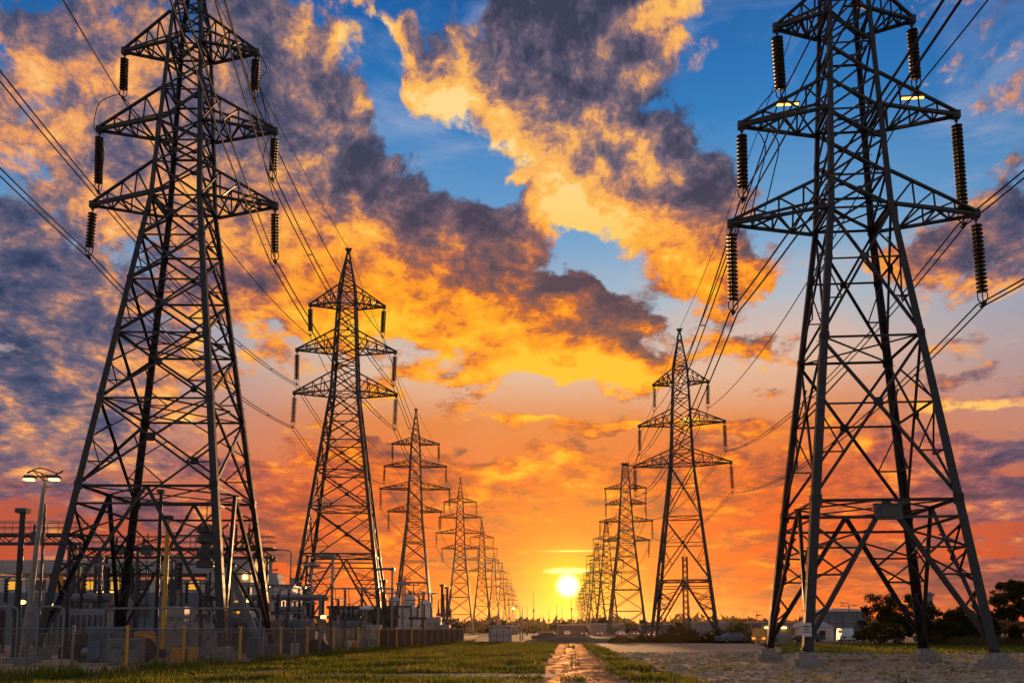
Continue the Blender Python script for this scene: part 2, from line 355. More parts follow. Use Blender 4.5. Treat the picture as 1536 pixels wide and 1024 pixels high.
# ------------------------------------------------------------------ ground
def ground_mat(name, c1, c2, c3, sc1, sc2, bump, bsc, rough=.92, wet=False, dist=.06):
    m = bpy.data.materials.new(name); m.use_nodes = True; N = NT(m.node_tree); b = m.node_tree.nodes['Principled BSDF']
    co = N.n('ShaderNodeTexCoord').outputs['Object']
    a = N.noise(co, sc1, 6, .62); f = N.noise(co, sc2, 5, .7)
    col = N.mix(N.rng(a, .36, .64), (*c1, 1), (*c2, 1)); col = N.mix(N.rng(f, .5, .66), col, (*c3, 1))
    N.put(b.inputs['Base Color'], col)
    b.inputs['Roughness'].default_value = rough; b.inputs['Specular IOR Level'].default_value = .25
    bn = N.n('ShaderNodeBump'); bn.inputs['Strength'].default_value = bump; bn.inputs['Distance'].default_value = dist
    N.put(bn.inputs['Height'], N.noise(co, bsc, 7, .7)); N.put(b.inputs['Normal'], bn.outputs[0])
    if wet:      # damp earth: matt with a thin orange sheen where it is packed
        df = N.n('ShaderNodeBsdfDiffuse'); gl = N.n('ShaderNodeBsdfGlossy'); gl.inputs['Roughness'].default_value = .5; N.put(gl.inputs[0], (.9,.6,.36,1))
        st = N.n('ShaderNodeMapping'); N.put(st.inputs[0], co); st.inputs['Scale'].default_value = (1.3, .4, 1)
        mx = N.n('ShaderNodeMixShader'); N.put(mx.inputs[0], N.rng(N.noise(st.outputs[0], 1.1, 6, .65), .44, .62, .01, .12))
        N.put(df.inputs[0], col); N.put(df.inputs['Normal'], bn.outputs[0]); N.put(gl.inputs['Normal'], bn.outputs[0]); N.put(mx.inputs[1], df.outputs[0]); N.put(mx.inputs[2], gl.outputs[0])
        N.put(m.node_tree.nodes['Material Output'].inputs[0], mx.outputs[0])
    M[name] = m; return m
ground_mat('dirt', (.13,.09,.06), (.19,.14,.095), (.09,.065,.045), .08, 1.1, .6, 2.5)
ground_mat('gravel_mat', (.46,.275,.135), (.66,.42,.215), (.29,.175,.09), .32, 1.8, .3, 16, dist=.025)
ground_mat('track_mat', (.30,.17,.085), (.42,.25,.13), (.18,.105,.055), .35, 1.4, .4, 2.6, wet=True, dist=.03)
ground_mat('grass_soil', (.09,.10,.025), (.15,.13,.04), (.22,.15,.07), .25, 1.2, .7, 4)
def sheet(name, pts, z, mat, jag=.35, step=.8):
    out = []
    for (p, q) in zip(pts, pts[1:]+pts[:1]):
        n = max(1, int(math.hypot(q[0]-p[0], q[1]-p[1])/step)); n = min(n, 160)
        for k in range(n):
            t = k/n; j = 0 if k == 0 else jag
            out.append((p[0]+(q[0]-p[0])*t+rnd.uniform(-j, j), p[1]+(q[1]-p[1])*t+rnd.uniform(-j, j)*1.5, z))
    bm = bmesh.new(); bm.faces.new([bm.verts.new(p) for p in out]); bmesh.ops.triangulate(bm, faces=bm.faces[:])
    me = bpy.data.meshes.new(name); bm.to_mesh(me); bm.free(); me.materials.append(M[mat])
    o = bpy.data.objects.new(name, me); C.objects.link(o); o['kind'] = 'structure'
    if me.polygons and me.polygons[0].normal.z < 0: me.flip_normals()
    return o
b = MB(); S = 2740
b.add([(-S,-200,0),(S+150,-200,0),(S+150,3300,0),(-S,3300,0)], [(0,1,2,3)]); b.build('ground', 'dirt', kind='structure')
FENCE = [(-30,34.6),(-21.2,36.4),(-18.6,37.2),(-17.4,40.2),(-17.0,48.5),(-15.6,52),(-15.0,57.5),(-14.6,64.5),(-13.2,73.3),(-11.8,82.4),(-9.6,97.4),(-6.9,114),(-6.2,120)]
def fence_x(y):
    if y < 37.2: return -18.6-(37.2-y)*3.0
    for (x0, y0), (x1, y1) in zip(FENCE[2:], FENCE[3:]):
        if y <= y1: return x0+(x1-x0)*(y-y0)/(y1-y0)
    return -6.2+(y-120)*.06
def track(y): c = 2.5+.062*(y-33); w = 2.1; return c-w, c+w
def gravel_edge(y): return 6.4+.042*(y-33)
sheet('gravel_yard', [(gravel_edge(6),6),(60,6),(95,66),(44,66),(28,78),(30,106),(34,118),(gravel_edge(124),124)], .008, 'gravel_mat', .5)
sheet('substation_gravel', [(-120,36),(-21.5,37),(-18.4,38),(-16.6,48),(-14.6,60),(-12.6,75),(-9,98),(-6.5,117),(-10,260),(-120,260)], .008, 'gravel_mat', .2)
ty = [8+k*6 for k in range(25)]
sheet('wet_track', [(track(y)[0]+rnd.uniform(-.35,.35), y) for y in ty]+[(track(y)[1]+rnd.uniform(-.35,.35), y) for y in reversed(ty)], .016, 'track_mat', .25)
gl = [8+k*7 for k in range(18)]
sheet('grass_verge', [(fence_x(y)+.3, y) for y in gl]+[(track(y)[0]-.2, y) for y in reversed(gl)], .012, 'grass_soil', .5)
sheet('grass_strip', [(track(y)[1]+.1, y) for y in gl]+[(gravel_edge(y)-.2, y) for y in reversed(gl)], .020, 'grass_soil', .6)
sheet('grass_bank', [(21,68),(30,66),(62,67),(90,68),(120,120),(40,110),(30,98),(26,80)], .020, 'grass_soil', .9)
sheet('dirt_strip', [(-9,36.4),(-4,37.0),(1.6,36.2),(1.8,38.8),(-2,39.4),(-6,38.8),(-9.5,38.2)], .024, 'gravel_mat', .45)
# ------------------------------------------------------------------ grass blades and loose stones
rng = np.random.default_rng(11)
def vnoise(x, y, s, seed):
    r = np.random.default_rng(seed).random((64, 64)); x = x/s; y = y/s; i = np.floor(x).astype(int); j = np.floor(y).astype(int); u = x-i; v = y-j
    u = u*u*(3-2*u); v = v*v*(3-2*v); g = lambda a, b: r[a % 64, b % 64]
    return (g(i,j)*(1-u)+g(i+1,j)*u)*(1-v)+(g(i,j+1)*(1-u)+g(i+1,j+1)*u)*v
def blades(name, x, y, h, w, mat):
    n = len(x); a = rng.random(n)*2*np.pi; lean = rng.normal(0, .35, (n, 2))*h[:, None]
    dx, dy = np.cos(a)*w, np.sin(a)*w; v = np.zeros((n, 5, 3)); z0 = np.full(n, .0)
    v[:,0] = np.stack([x-dx, y-dy, z0], 1); v[:,1] = np.stack([x+dx, y+dy, z0], 1)
    m = np.stack([x+lean[:,0]*.35, y+lean[:,1]*.35, h*.6], 1)
    v[:,2] = m+np.stack([dx*.8, dy*.8, 0*dx], 1); v[:,3] = m-np.stack([dx*.8, dy*.8, 0*dx], 1)
    v[:,4] = np.stack([x+lean[:,0], y+lean[:,1], h], 1)
    base = np.arange(n)[:, None]*5
    f = np.concatenate([base+np.array([[0,1,2]]), base+np.array([[0,2,3]]), base+np.array([[3,2,4]])])
    return numpy_mesh(name, v.reshape(-1, 3), f, mat, 'stuff')
def leaf_mat(name, c1, c2, c3, scale, trans=.35):
    m = bpy.data.materials.new(name); m.use_nodes = True; t = m.node_tree; t.nodes.clear(); N = NT(t)
    co = N.n('ShaderNodeTexCoord').outputs['Object']
    col = N.mix(N.rng(N.noise(co, scale, 4, .6), .38, .62), (*c1,1), (*c2,1)); col = N.mix(N.rng(N.noise(co, scale*.3, 5, .6), .55, .68), col, (*c3,1))
    rv = N.n('ShaderNodeNewGeometry').outputs['Random Per Island']
    col = N.mix(N.rng(rv, 0, 1, 0, .45), col, (*[c*.45 for c in c1],1))
    d = N.n('ShaderNodeBsdfDiffuse'); tr = N.n('ShaderNodeBsdfTranslucent'); N.put(d.inputs[0], col); N.put(tr.inputs[0], col)
    mx = N.n('ShaderNodeMixShader'); mx.inputs[0].default_value = trans; N.put(mx.inputs[1], d.outputs[0]); N.put(mx.inputs[2], tr.outputs[0])
    N.put(N.n('ShaderNodeOutputMaterial').inputs[0], mx.outputs[0]); M[name] = m
leaf_mat('grass_blade', (.14,.19,.026), (.27,.25,.04), (.52,.33,.11), 1.1, .55)
leaf_mat('tall_grass', (.16,.12,.05), (.22,.16,.07), (.10,.10,.03), .6, .4)
n = 330000
y = 8+rng.random(n)**1.25*118+20; x = rng.uniform(-26, 14, n); keep = y < 124
fx = np.interp(y, [p[1] for p in FENCE[2:]], [p[0] for p in FENCE[2:]]); fx = np.where(y < 37.2, -18.6-(37.2-y)*3, fx)
tc = 2.5+.062*(y-33); p1 = vnoise(x, y, 2.2, 1); p2 = vnoise(x, y, .7, 2)
edge = (p2-.5)*1.2
left = (x > fx+.15) & (x < tc-1.8+edge); strip = (x > tc+1.8+edge) & (x < 6.4+.042*(y-33)+edge+.4)
bare = ((y > 36.2+edge) & (y < 39.2+edge) & (x > -9.3) & (x < 2)) | (vnoise(x, y*.45, 1.9, 31) > .80)
dens = np.clip(p1*1.4+p2*.6-.25, .0, 1.)
keep &= (left | strip | ((np.abs(x-tc+.1) < .4+edge*.6) & (p1*p2 > .62))) & ~(bare & (rng.random(n) > .06)) & (rng.random(n) < dens+.15)
x, y, p1 = x[keep], y[keep], p1[keep]
h = (.07+.2*rng.random(len(x))**2)*(.5+p1*1.2); nearf = np.abs(x-np.interp(y, [p[1] for p in FENCE[2:]], [p[0] for p in FENCE[2:]])) < .9
h = np.where(nearf, h*2.0+.05, h); w = .012+.014*rng.random(len(x))+.0002*y
blades('grass', x, y, h, w, 'grass_blade')
n = 60000; x = rng.uniform(20, 95, n); y = rng.uniform(66, 118, n); p1 = vnoise(x, y, 4, 5)
k = (y > 67+vnoise(x, y, 3, 9)*6) & (x > 20+.25*(y-66)+3*p1) & (x/y < .72) & (rng.random(n) < p1*1.3)
x, y = x[k], y[k]; blades('grass_tufts', x, y, .08+.3*rng.random(len(x))**2, .03+.03*rng.random(len(x)), 'grass_blade')
n = 9000; x = rng.uniform(50, 84, n); y = rng.uniform(97, 108, n)
blades('dry_reeds', x, y, .5+.9*rng.random(n), .03+.03*rng.random(n), 'tall_grass')
n = 420; cx = rng.uniform(8, 46, n); cy = rng.uniform(32, 66, n); k = (cx > 6.8+.042*(cy-33)) & (cx/cy < .66) & (vnoise(cx, cy, 6, 41) > .5); cx, cy = cx[k], cy[k]
x = np.repeat(cx, 26)+rng.normal(0, .13, len(cx)*26); y = np.repeat(cy, 26)+rng.normal(0, .16, len(cx)*26)
blades('weeds', x, y, .05+.16*rng.random(len(x))**2, .014+.012*rng.random(len(x)), 'grass_blade')
def stones(name, x, y, s, mat):
    n = len(x); o = np.array([(1,0,0),(0,1,0),(-1,0,0),(0,-1,0),(0,0,.8),(.55,.55,.4),(-.5,.6,.45)], float)
    o = np.array([(1,.1,0),(.3,.95,0),(-.8,.6,0),(-.9,-.5,0),(.1,-1,0),(.6,.1,.55),(-.2,.5,.6),(-.3,-.5,.5)], float)
    q = o[None]*s[:, None, None]*(1+rng.normal(0, .2, (n, 8, 3))); a = rng.random(n)*6.283; c, sn = np.cos(a)[:, None], np.sin(a)[:, None]
    v = np.stack([q[...,0]*c-q[...,1]*sn+x[:, None], q[...,0]*sn+q[...,1]*c+y[:, None], q[...,2]*.8+.005], -1)
    tri = np.array([(0,1,5),(1,6,5),(1,2,6),(2,3,7),(2,7,6),(3,4,7),(4,0,5),(4,5,7),(5,6,7)])
    f = (np.arange(n)[:, None, None]*8+tri[None]).reshape(-1, 3)
    return numpy_mesh(name, v.reshape(-1, 3), f, mat, 'stuff')
M['stone'] = material('stone', (.46,.295,.165), (.70,.49,.31), .85, 0, .9, island=.75)
n = 75000; y = 30+rng.random(n)**1.5*45; x = rng.uniform(4, 52, n); p1 = vnoise(x, y, 1.6, 21)
k = (x > 6.2+.042*(y-33)) & (x/y < .68) & (rng.random(n) < .15+p1)
x, y = x[k], y[k]; stones('gravel', x, y, .025+.13*rng.random(len(x))**6+.02*p1[k], 'stone')
# a rough windrow of broken stone along the far edge of the yard
n = 5000; x = rng.uniform(17, 50, n); y = 63.5+rng.normal(0, 1.3, n)+(x-17)*.05; stones('rubble', x, y, .05+.16*rng.random(n)**3, 'stone')
n = 4000; y = rng.uniform(31, 70, n); tcn = 2.5+.062*(y-33); x = tcn+rng.normal(0, .9, n); stones('pebbles', x, y, .015+.05*rng.random(n)**4, 'stone')
# ------------------------------------------------------------------ lattice pylons
ORD = ['nearest', 'second', 'third', 'fourth', 'fifth', 'sixth', 'seventh', 'eighth', 'ninth', 'tenth', 'eleventh']
CORN = ((-1,-1),(1,-1),(1,1),(-1,1))
def pylon(name, label, spec, mat, near=True):
    root = thing(name, label, 'pylon')
    prof = spec['prof']; k = spec.get('k', 1.)
    def half(z):
        for (z0, h0), (z1, h1) in zip(prof, prof[1:]):
            if z <= z1: return h0+(h1-h0)*(z-z0)/(z1-z0)
        return prof[-1][1]
    def P(i, z): h = half(z); return Vector((CORN[i][0]*h, CORN[i][1]*h, z))
    zt = spec['zt']; H = spec['H']; lv = spec['levels']
    # legs: stout at the base, lighter above the waist
    for i, (sx, sy) in enumerate(CORN):
        b = MB(); u, v = (-sx,0,0), (0,-sy,0); zz = [z for z, h in prof if z < zt]+[zt]
        for z0, z1 in zip(zz, zz[1:]):
            w0 = (.54-.28*z0/zt)*k; w1 = (.54-.28*z1/zt)*k
            b.angle(P(i, z0), P(i, z1), u, v, w0, .09, w1)
            if near:
                n = int((z1-z0)/.9)
                for q in range(n):
                    z = z0+(q+.5)*.9; c = P(i, z)
                    if i in (0, 2) and z > 3:
                        d = Vector((sx,0,0)) if q % 2 else Vector((0,sy,0)); c = c+Vector((-sx*.25 if not q % 2 else 0, -sy*.25 if q % 2 else 0, 0))
                        b.bar(c, c+d*.2, .035)
        if near:
            for z in lv[1:-1]:
                c = P(i, z); g = (.66-.42*z/zt)*k; b.box((c.x-sx*g/2, c.y+sy*.012, c.z), (g, .03, g*1.15)); b.box((c.x+sx*.012, c.y-sy*g/2, c.z), (.03, g, g*1.15))
        b.build('leg', mat, root)
        fb = MB(); c = P(i, 0); s = .75 if near else .6
        fb.box((c.x-sx*.2, c.y-sy*.2, .22), (s*2, s*2, .55)); fb.box((c.x-sx*.2, c.y-sy*.2, .62), (s*1.35, s*1.35, .5), 0, .82)
        fb.build('footing', 'concrete', root)
    # the four faces of the body
    for f in range(4):
        i, j = f, (f+1) % 4; out = Vector((CORN[i][0]+CORN[j][0], CORN[i][1]+CORN[j][1], 0))/2
        b = MB()
        def br(p, q, w, off=.1): b.brace(p, q, out, w*k*spec.get('thin', .64), .035 if near else .05, off)
        for n, (z0, z1) in enumerate(zip(lv, lv[1:])):
            A, B, A1, B1 = P(i, z0), P(j, z0), P(i, z1), P(j, z1); wd = (A-B).length
            if n == 0 and spec.get('portal'):
                A = P(i, .9); B = P(j, .9); mid = (A1+B1)/2; br(A, mid, .40, .1); br(B, mid, .40, .14); br(A1, B1, .30, .2)
                zb = z1-(z1-z0)*.105; br(P(i, zb), P(j, zb), .24, .26)
                for leg, ft in ((i, A), (j, B)):
                    L = lambda t: P(leg, .9+(z1-.9)*t); Dg = lambda t: ft.lerp(mid, t)
                    ts = (.32, .5, .68, .84)
                    for q, t in enumerate(ts[1:3]): br(L(t), Dg(t), .18, .3)
                    br(Dg(.28), L(.44), .17, .32); br(L(.44), Dg(.62), .17, .34); br(L(.16), Dg(.30), .17, .33) ; br(L(.68), Dg(.5), .17, .36)
                    br(Dg(.62), L(.86), .2, .32); br(L(.68), Dg(.80), .17, .37)
                continue
            big = wd > 4.2
            w = .26 if wd > 6 else (.24 if wd > 3.6 else .22)
            br(A, B1, w, .1); br(B, A1, w, .16)
            wa, wb2 = wd, (A1-B1).length; t = wa/(wa+wb2); zc = z0+(z1-z0)*t; c = (A.lerp(B1, t))
            if big or n % 2: br(A1, B1, w*.85, .22)
            if big and near:
                if spec.get('dense', True): br(P(i, zc), P(j, zc), w*.7, .28)
                for leg, a0, a1 in ((i, A, A1), (j, B, B1)):
                    br(P(leg, (z0+zc)/2), a0.lerp(c, .5), w*.55, .3); br(P(leg, zc), a0.lerp(c, .5), w*.55, .33)
                    br(P(leg, zc), a1.lerp(c, .5), w*.55, .35)
            if near and wd > 2.2:
                b.add(*plate(c-out*.06, out, (.09+.022*wd)*k))
        br(P(i, zt), P(j, zt), .2, .1)
        b.build('face_bracing', mat, root)
    # level frames inside the body
    for z in spec['belts']:
        b = MB()
        for i in (0, 1): b.bar(P(i, z)*1., P(i+2, z), .10*k, .08*k)
        m4 = [(P(i, z)+P((i+1) % 4, z))/2 for i in range(4)]
        if half(z) > 3.2:
            for i in range(4): b.bar(m4[i], m4[(i+1) % 4], .12*k, .1*k)
        b.build('plan_bracing', mat, root)
    # peak
    b = MB(); hp = spec.get('hp', .16)
    top = [Vector((sx*hp, sy*hp, H)) for sx, sy in CORN]
    nq = 5
    for i, (sx, sy) in enumerate(CORN):
        b.angle(P(i, zt), top[i], (-sx,0,0), (0,-sy,0), .3*k, .05, .18*k)
        j = (i+1) % 4; out = Vector((CORN[i][0]+CORN[j][0], CORN[i][1]+CORN[j][1], 0))/2
        for q in range(nq):
            t0, t1 = q/nq, (q+1)/nq
            b.brace(P(i, zt).lerp(top[i], t0), P(j, zt).lerp(top[j], t1), out, .12*k, .03, .08)
            b.brace(P(j, zt).lerp(top[j], t0), P(i, zt).lerp(top[i], t1), out, .12*k, .03, .12)
    b.box((0, 0, H+.1), (hp*2+.4, hp*2+.4, .28)); b.bar((-.5, 0, H+.25), (.5, 0, H+.25), .2, .16)
    if spec.get('flat'):
        b.bar((-1.0, 0, H), (2.6, 0, H-.5), .22, .3); b.bar((2.6, 0, H-.5), (1.0, 0, H-2.4), .16)
        for sx in (-1, 1): b.bar((sx*hp, 0, H), (sx*hp, 0, H+.9), .14)
    b.build('peak', mat, root)
    # crossarms
    rise = spec['rise']
    for (z, span) in spec['arms']:
        h0, h1 = half(z), half(z+rise)
        for s in (-1, 1):
            b = MB(); T = Vector((s*span, 0, z)); T1 = Vector((s*span, 0, z+.22))
            bo = [Vector((s*h0, e*h0, z)) for e in (-1, 1)]; tp = [Vector((s*h1, e*h1, z+rise)) for e in (-1, 1)]
            np_ = 4
            for q, e in enumerate((-1, 1)):
                ty = Vector((0, e*.09, 0))
                b.bar(bo[q], T+ty, .22*k, .17*k); b.bar(tp[q], T1+ty, .18*k, .15*k)
                for n in range(1, np_):
                    t = n/np_; pb, pt = bo[q].lerp(T, t), tp[q].lerp(T1, t); pb2 = bo[q].lerp(T, (n-1)/np_)
                    b.bar(pb, pt, .09*k); b.bar(pb2, pt, .10*k)
            for n in range(np_):
                t, t2 = n/np_, (n+1)/np_
                a, c = bo[n % 2].lerp(T, t), bo[1-n % 2].lerp(T, min(t2, .97)); b.bar(a, c, .11*k)
                if n: b.bar(bo[0].lerp(T, t), bo[1].lerp(T, t), .10*k)
            b.bar(bo[0], bo[1], .2*k); b.box((T.x, 0, z+.05), (.5*k, .34*k, .5*k))
            b.build('crossarm', mat, root)
    return freeze(root)
def plate(c, out, s):
    u = Vector((0,0,1)); v = u.cross(out).normalized(); c = Vector(c); n = out.normalized()*.02; vs = []
    for d in (-1, 1):
        for a, b in ((-1,-.6),(-.6,-1),(.6,-1),(1,-.6),(1,.6),(.6,1),(-.6,1),(-1,.6)): vs.append(c+n*d+u*a*s+v*b*s)
    fs = [tuple(range(7,-1,-1)), tuple(range(8,16))]+[(i, (i+1) % 8, 8+(i+1) % 8, 8+i) for i in range(8)]
    return vs, fs

SPEC_L = dict(H=55, zt=49.4, dense=False, prof=[(0,6.4),(34.3,1.95),(49.4,1.2)], portal=True, rise=2.6, arms=[(34.3,6.95),(40.4,6.75),(46.9,5.1)],
    levels=[0,11.8,18.2,23.2,27.4,31,34.3,36.9,38.8,40.4,43,45.2,46.9,49.4], belts=[11.8,18.2,23.2,34.3,40.4,47.2])
SPEC_R = dict(H=50.5, zt=44.2, prof=[(0,5.3),(28.4,1.95),(44.2,1.25)], portal=True, rise=2.2, arms=[(28.2,7.6),(34.9,6.75),(41.6,4.3)],
    levels=[0,9.5,19.6,28.2,30.4,32.7,34.9,37.1,39.5,41.6,44.2], belts=[9.5,19.6,28.2,34.9,41.6])
SPEC_LF = dict(H=55, zt=48, prof=[(0,5.0),(28,2.0),(48,1.1)], rise=1.5, arms=[(30,6.3),(35.5,8.3),(41,7.4),(46.5,5.6)], k=1.1,
    levels=[0,7,13,18,22.5,26,28,30,32,35.5,38,41,43.5,46.5,48], belts=[13,22.5,30,41])
SPEC_RF = dict(H=49, zt=45, hp=.9, flat=True, prof=[(0,5.6),(28,2.4),(45,1.2)], rise=1.3, arms=[(27,6.4),(32.5,7.4),(37.5,5.6),(42,5.8)], k=1.1,
    levels=[0,7,13,18,22.5,26,28,30,32.5,35,37.5,40,42,45], belts=[13,22.5,30,41])

ROW_L = [(-25.2, 63.6, 1, 'A', 1.0), (-22.7, 115.5, 4, 'A', .985), (-23.4, 207, 3, 'C', 1.0), (-18, 299, 2, 'C', .985), (-15.2, 437, 5, 'C', 1.03), (-12, 573, -3, 'C', .97),
         (-8.3, 710, 3, 'C', 1.02), (-5.3, 861, 2, 'C', 1.), (-1.6, 1027, 2, 'C', 1.), (2, 1200, 2, 'C', 1.)]
ROW_R = [(20.3, 49.5, -5, 'B', .932), (27.4, 137.5, -14, 'B', 1.0), (32.6, 246, -10, 'D', 1.0), (40.5, 370, -8, 'D', .96), (49.0, 500, -3, 'D', 1.04), (57.2, 620, -9, 'D', .95),
         (64.7, 740, -4, 'D', 1.03), (73, 870, -7, 'D', .97), (81, 1000, -4, 'D', 1.), (90, 1150, -4, 'D', 1.)]
def pylon_label(row, n):
    if row == 'L':
        return ('huge dark lattice pylon towering over the substation yard, tip cut by the frame', 'whole lattice pylon with three crossarms, just past the substation portals')[n] if n < 2 \
            else 'four-arm lattice pylon, %s in the row along the substation fence' % ORD[n]
    return ('huge steel lattice pylon with concrete footings on the open gravel yard', 'three-arm lattice pylon behind the low hedge, next to the gravel yard')[n] if n < 2 \
        else 'flat-topped lattice pylon, %s in the row on the gravel side' % ORD[n]
SPECS = dict(A=SPEC_L, B=SPEC_R, C=SPEC_LF, D=SPEC_RF); PROTO = {}
PYLONS = {'L': [], 'R': []}
for row, rows in (('L', ROW_L), ('R', ROW_R)):
    for n, (x, y, yaw, sp, s) in enumerate(rows):
        lab = pylon_label(row, n); grp = 'pylons along the substation fence' if row == 'L' else 'pylons on the gravel side'
        if sp not in PROTO:
            o = pylon('lattice_pylon', lab, SPECS[sp], 'steel' if sp in 'AB' else 'steel_far', sp in 'AB'); PROTO[sp] = o
            o.location = (x, y, 0); o.rotation_euler = (0, 0, R(yaw)); o.scale = (s,)*3; o['group'] = grp
        else: o = dup(PROTO[sp], lab, (x, y, 0), R(yaw), s, grp)
        PYLONS[row].append((x, y, R(yaw), sp, s))
# small fittings on the two nearest pylons of the gravel side
pr = PROTO['B']
b = MB(); b.box((.0, -4.22, 8.75), (1.5, .3, .85)); b.box((0, -4.22, 9.2), (1.6, .36, .08)); b.box((0,-4.4,8.75),(.9,.05,.5)); b.build('junction_box', 'darkgrey', pr)
b = MB(); b.box((-5.06, -5.40, 2.1), (.55, .03, .75)); sg = b.build('warning_plate', 'sign', pr)
b = MB(); b.box((-5.06, -5.42, 2.28), (.4, .012, .06)); b.box((-5.06, -5.42, 2.12), (.3, .012, .05)); b.box((-5.06, -5.42, 1.98), (.36, .012, .05)); b.build('lettering_strip', 'rubber', sg)
for z, x in ((36.3, -3.9), (36.3, 3.9)):
    b = MB(); b.box((x, -.6, z-.35), (1.5, .22, .12)); b.bar((x, -.6, z-.3), (x, -.3, z+.25), .05); lp = b.build('arm_lamp', 'galv', pr)
    b = MB(); b.box((x, -.6, z-.44), (1.35, .16, .06)); b.build('lit_strip', 'tube', lp)
# ------------------------------------------------------------------ insulator strings
def insulator(L, r, label, n=None):
    root = thing('insulator_string', label, 'insulator')
    top, bot = .35, .75; body = L-top-bot; n = n or max(8, int(body/.235)); st = body/n
    b = MB(); b.tube([(0,0,0), (0,0,-top-.05)], .05, 6); b.lathe([(.05,-.02),(.11,-.05),(.11,-.18),(.05,-.2)], 8); b.build('hanger', 'wire', root)
    b = MB()
    for i in range(n):
        z = -top-i*st
        b.lathe([(.05, z), (.085, z-.05*st/.23), (r*.62, z-.09*st/.23), (r, z-.135*st/.23), (r*.97, z-.165*st/.23), (r*.55, z-.15*st/.23), (.06, z-.2*st/.23), (.045, z-st)], 12)
    b.build('disc_stack', 'porcelain', root, smooth=True)
    b = MB(); zb = -top-body
    for s in (-1, 1):
        b.tube([(s*.07,0,zb+.15), (s*.28,0,zb-.05), (s*.27,0,zb-.42), (s*.1,0,zb-.66), (0,0,zb-.7)], .035, 6)
    b.tube([(0,0,zb+.1), (0,0,zb-.72)], .035, 6); b.tube([(0,-.3,-L+.02), (0,.34,-L+.02)], .075, 8); b.lathe([(.06,-L-.08),(.13,-L-.02),(.13,-L+.1),(.05,-L+.16)], 8)
    b.build('clamp', 'wire', root)
    return freeze(root)
LEV = {3: ['bottom', 'middle', 'top'], 4: ['lowest', 'lower middle', 'upper middle', 'top']}
LENS = {('L',0): [(3.9,4.2),(4.9,3.7),(3.7,3.7)], ('R',0): [(5.3,5.3),(4.6,6.6),(4.5,4.3)]}
INS = {}; HANG = {'L': [], 'R': []}; made = 0
for row in ('L', 'R'):
    for n, (x, y, yaw, sp, s) in enumerate(PYLONS[row]):
        arms = SPECS[sp]['arms']; pts = {}
        for a, (z, span) in enumerate(arms):
            for side in (-1, 1):
                ln = LENS.get((row, n)); L = ln[a][0 if side < 0 else 1] if ln else (4.6, 4.6, 4.1, 4.1)[a]
                outer = (side < 0) == (row == 'L')
                lab = '%s %s insulator string on the %s pylon of the %s' % (LEV[len(arms)][a], 'outer' if outer else 'path-side', ORD[n], 'substation row' if row == 'L' else 'gravel row')
                px, py = x+math.cos(yaw)*side*span*s, y+math.sin(yaw)*side*span*s; pz = z*s-.2
                key = L if n < 1 else (4.5 if n < 2 else 4.2)
                g = 'insulator strings of the substation row' if row == 'L' else 'insulator strings of the gravel row'
                tilt = (R(rnd.uniform(-2,2)), R(rnd.uniform(-2.5,2.5)), yaw)
                if key not in INS:
                    o = insulator(key, .33 if n < 1 else .36, lab, 14 if n > 1 else None); INS[key] = o; o['group'] = g; o.location = (px, py, pz); o.rotation_euler = tilt
                else: o = dup(INS[key], lab, (px, py, pz), scale=(1, 1, L/key), group=g, rot=tilt)
                pts[(a, side)] = Vector((px, py, pz-L))
        pts['peak'] = Vector((x, y, SPECS[sp]['H']*s+.3)); HANG[row].append(pts)
# ------------------------------------------------------------------ conductors
def span(p, q, sag, n=22): return [p.lerp(q, t/n)-Vector((0,0,4*sag*(t/n)*(1-t/n))) for t in range(n+1)]
BACK = {'L': (-6, -60, 3, 1.0), 'R': (17, -42, -6, 1.0)}     # the pylon behind the camera that carries the near ends
for row in ('L', 'R'):
    arms = SPECS['A' if row == 'L' else 'B']['arms']; bx, by, byaw, bs = BACK[row]; byaw = R(byaw)
    rn = 'substation row' if row == 'L' else 'gravel row'
    for a in (0, 1, 2, 'peak'):
        for side in ((-1, 1) if a != 'peak' else (0,)):
            if a == 'peak': start = Vector((bx, by, SPECS['A' if row == 'L' else 'B']['H']))
            else:
                z, sp_ = arms[a]; start = Vector((bx+math.cos(byaw)*side*sp_, by+math.sin(byaw)*side*sp_, z-4.6))
            chain = [start]
            for h in HANG[row]:
                if a == 'peak': chain.append(h['peak'])
                else: chain.append(h[(a+1 if (3, 1) in h else a, side)])
            twin = a in (0, 1); b = MB()
            for off in ((-.24, .24) if twin else (0,)):
                path = []
                for n, (p, q) in enumerate(zip(chain, chain[1:])):
                    d = (q-p).length; seg = span(p, q, d*(.032 if a != 'peak' else .02), 28 if n < 3 else 14)
                    path += seg if not path else seg[1:]
                path = [p+Vector((off, 0, -.02)) for p in path]
                b.tube(path, .048 if a != 'peak' else .034, 5)
            if twin:
                for p, q in list(zip(chain, chain[1:]))[:3]:
                    for t in (.2, .4, .6, .8):
                        c = p.lerp(q, t)-Vector((0,0,4*(q-p).length*.032*t*(1-t))); b.bar(c-Vector((.24,0,0)), c+Vector((.24,0,0)), .07)
            if a == 'peak': lab = 'thin earth wire strung along the pylon peaks of the %s' % rn
            else:
                outer = (side < 0) == (row == 'L')
                lab = '%s overhead line of the %s, hung from its %s %s insulators' % ('twin' if twin else 'single', rn, LEV[3][a], 'outer' if outer else 'path-side')
            tag(b.build('power_line', 'wire', None, True), lab, 'power line', 'overhead lines of the '+rn)
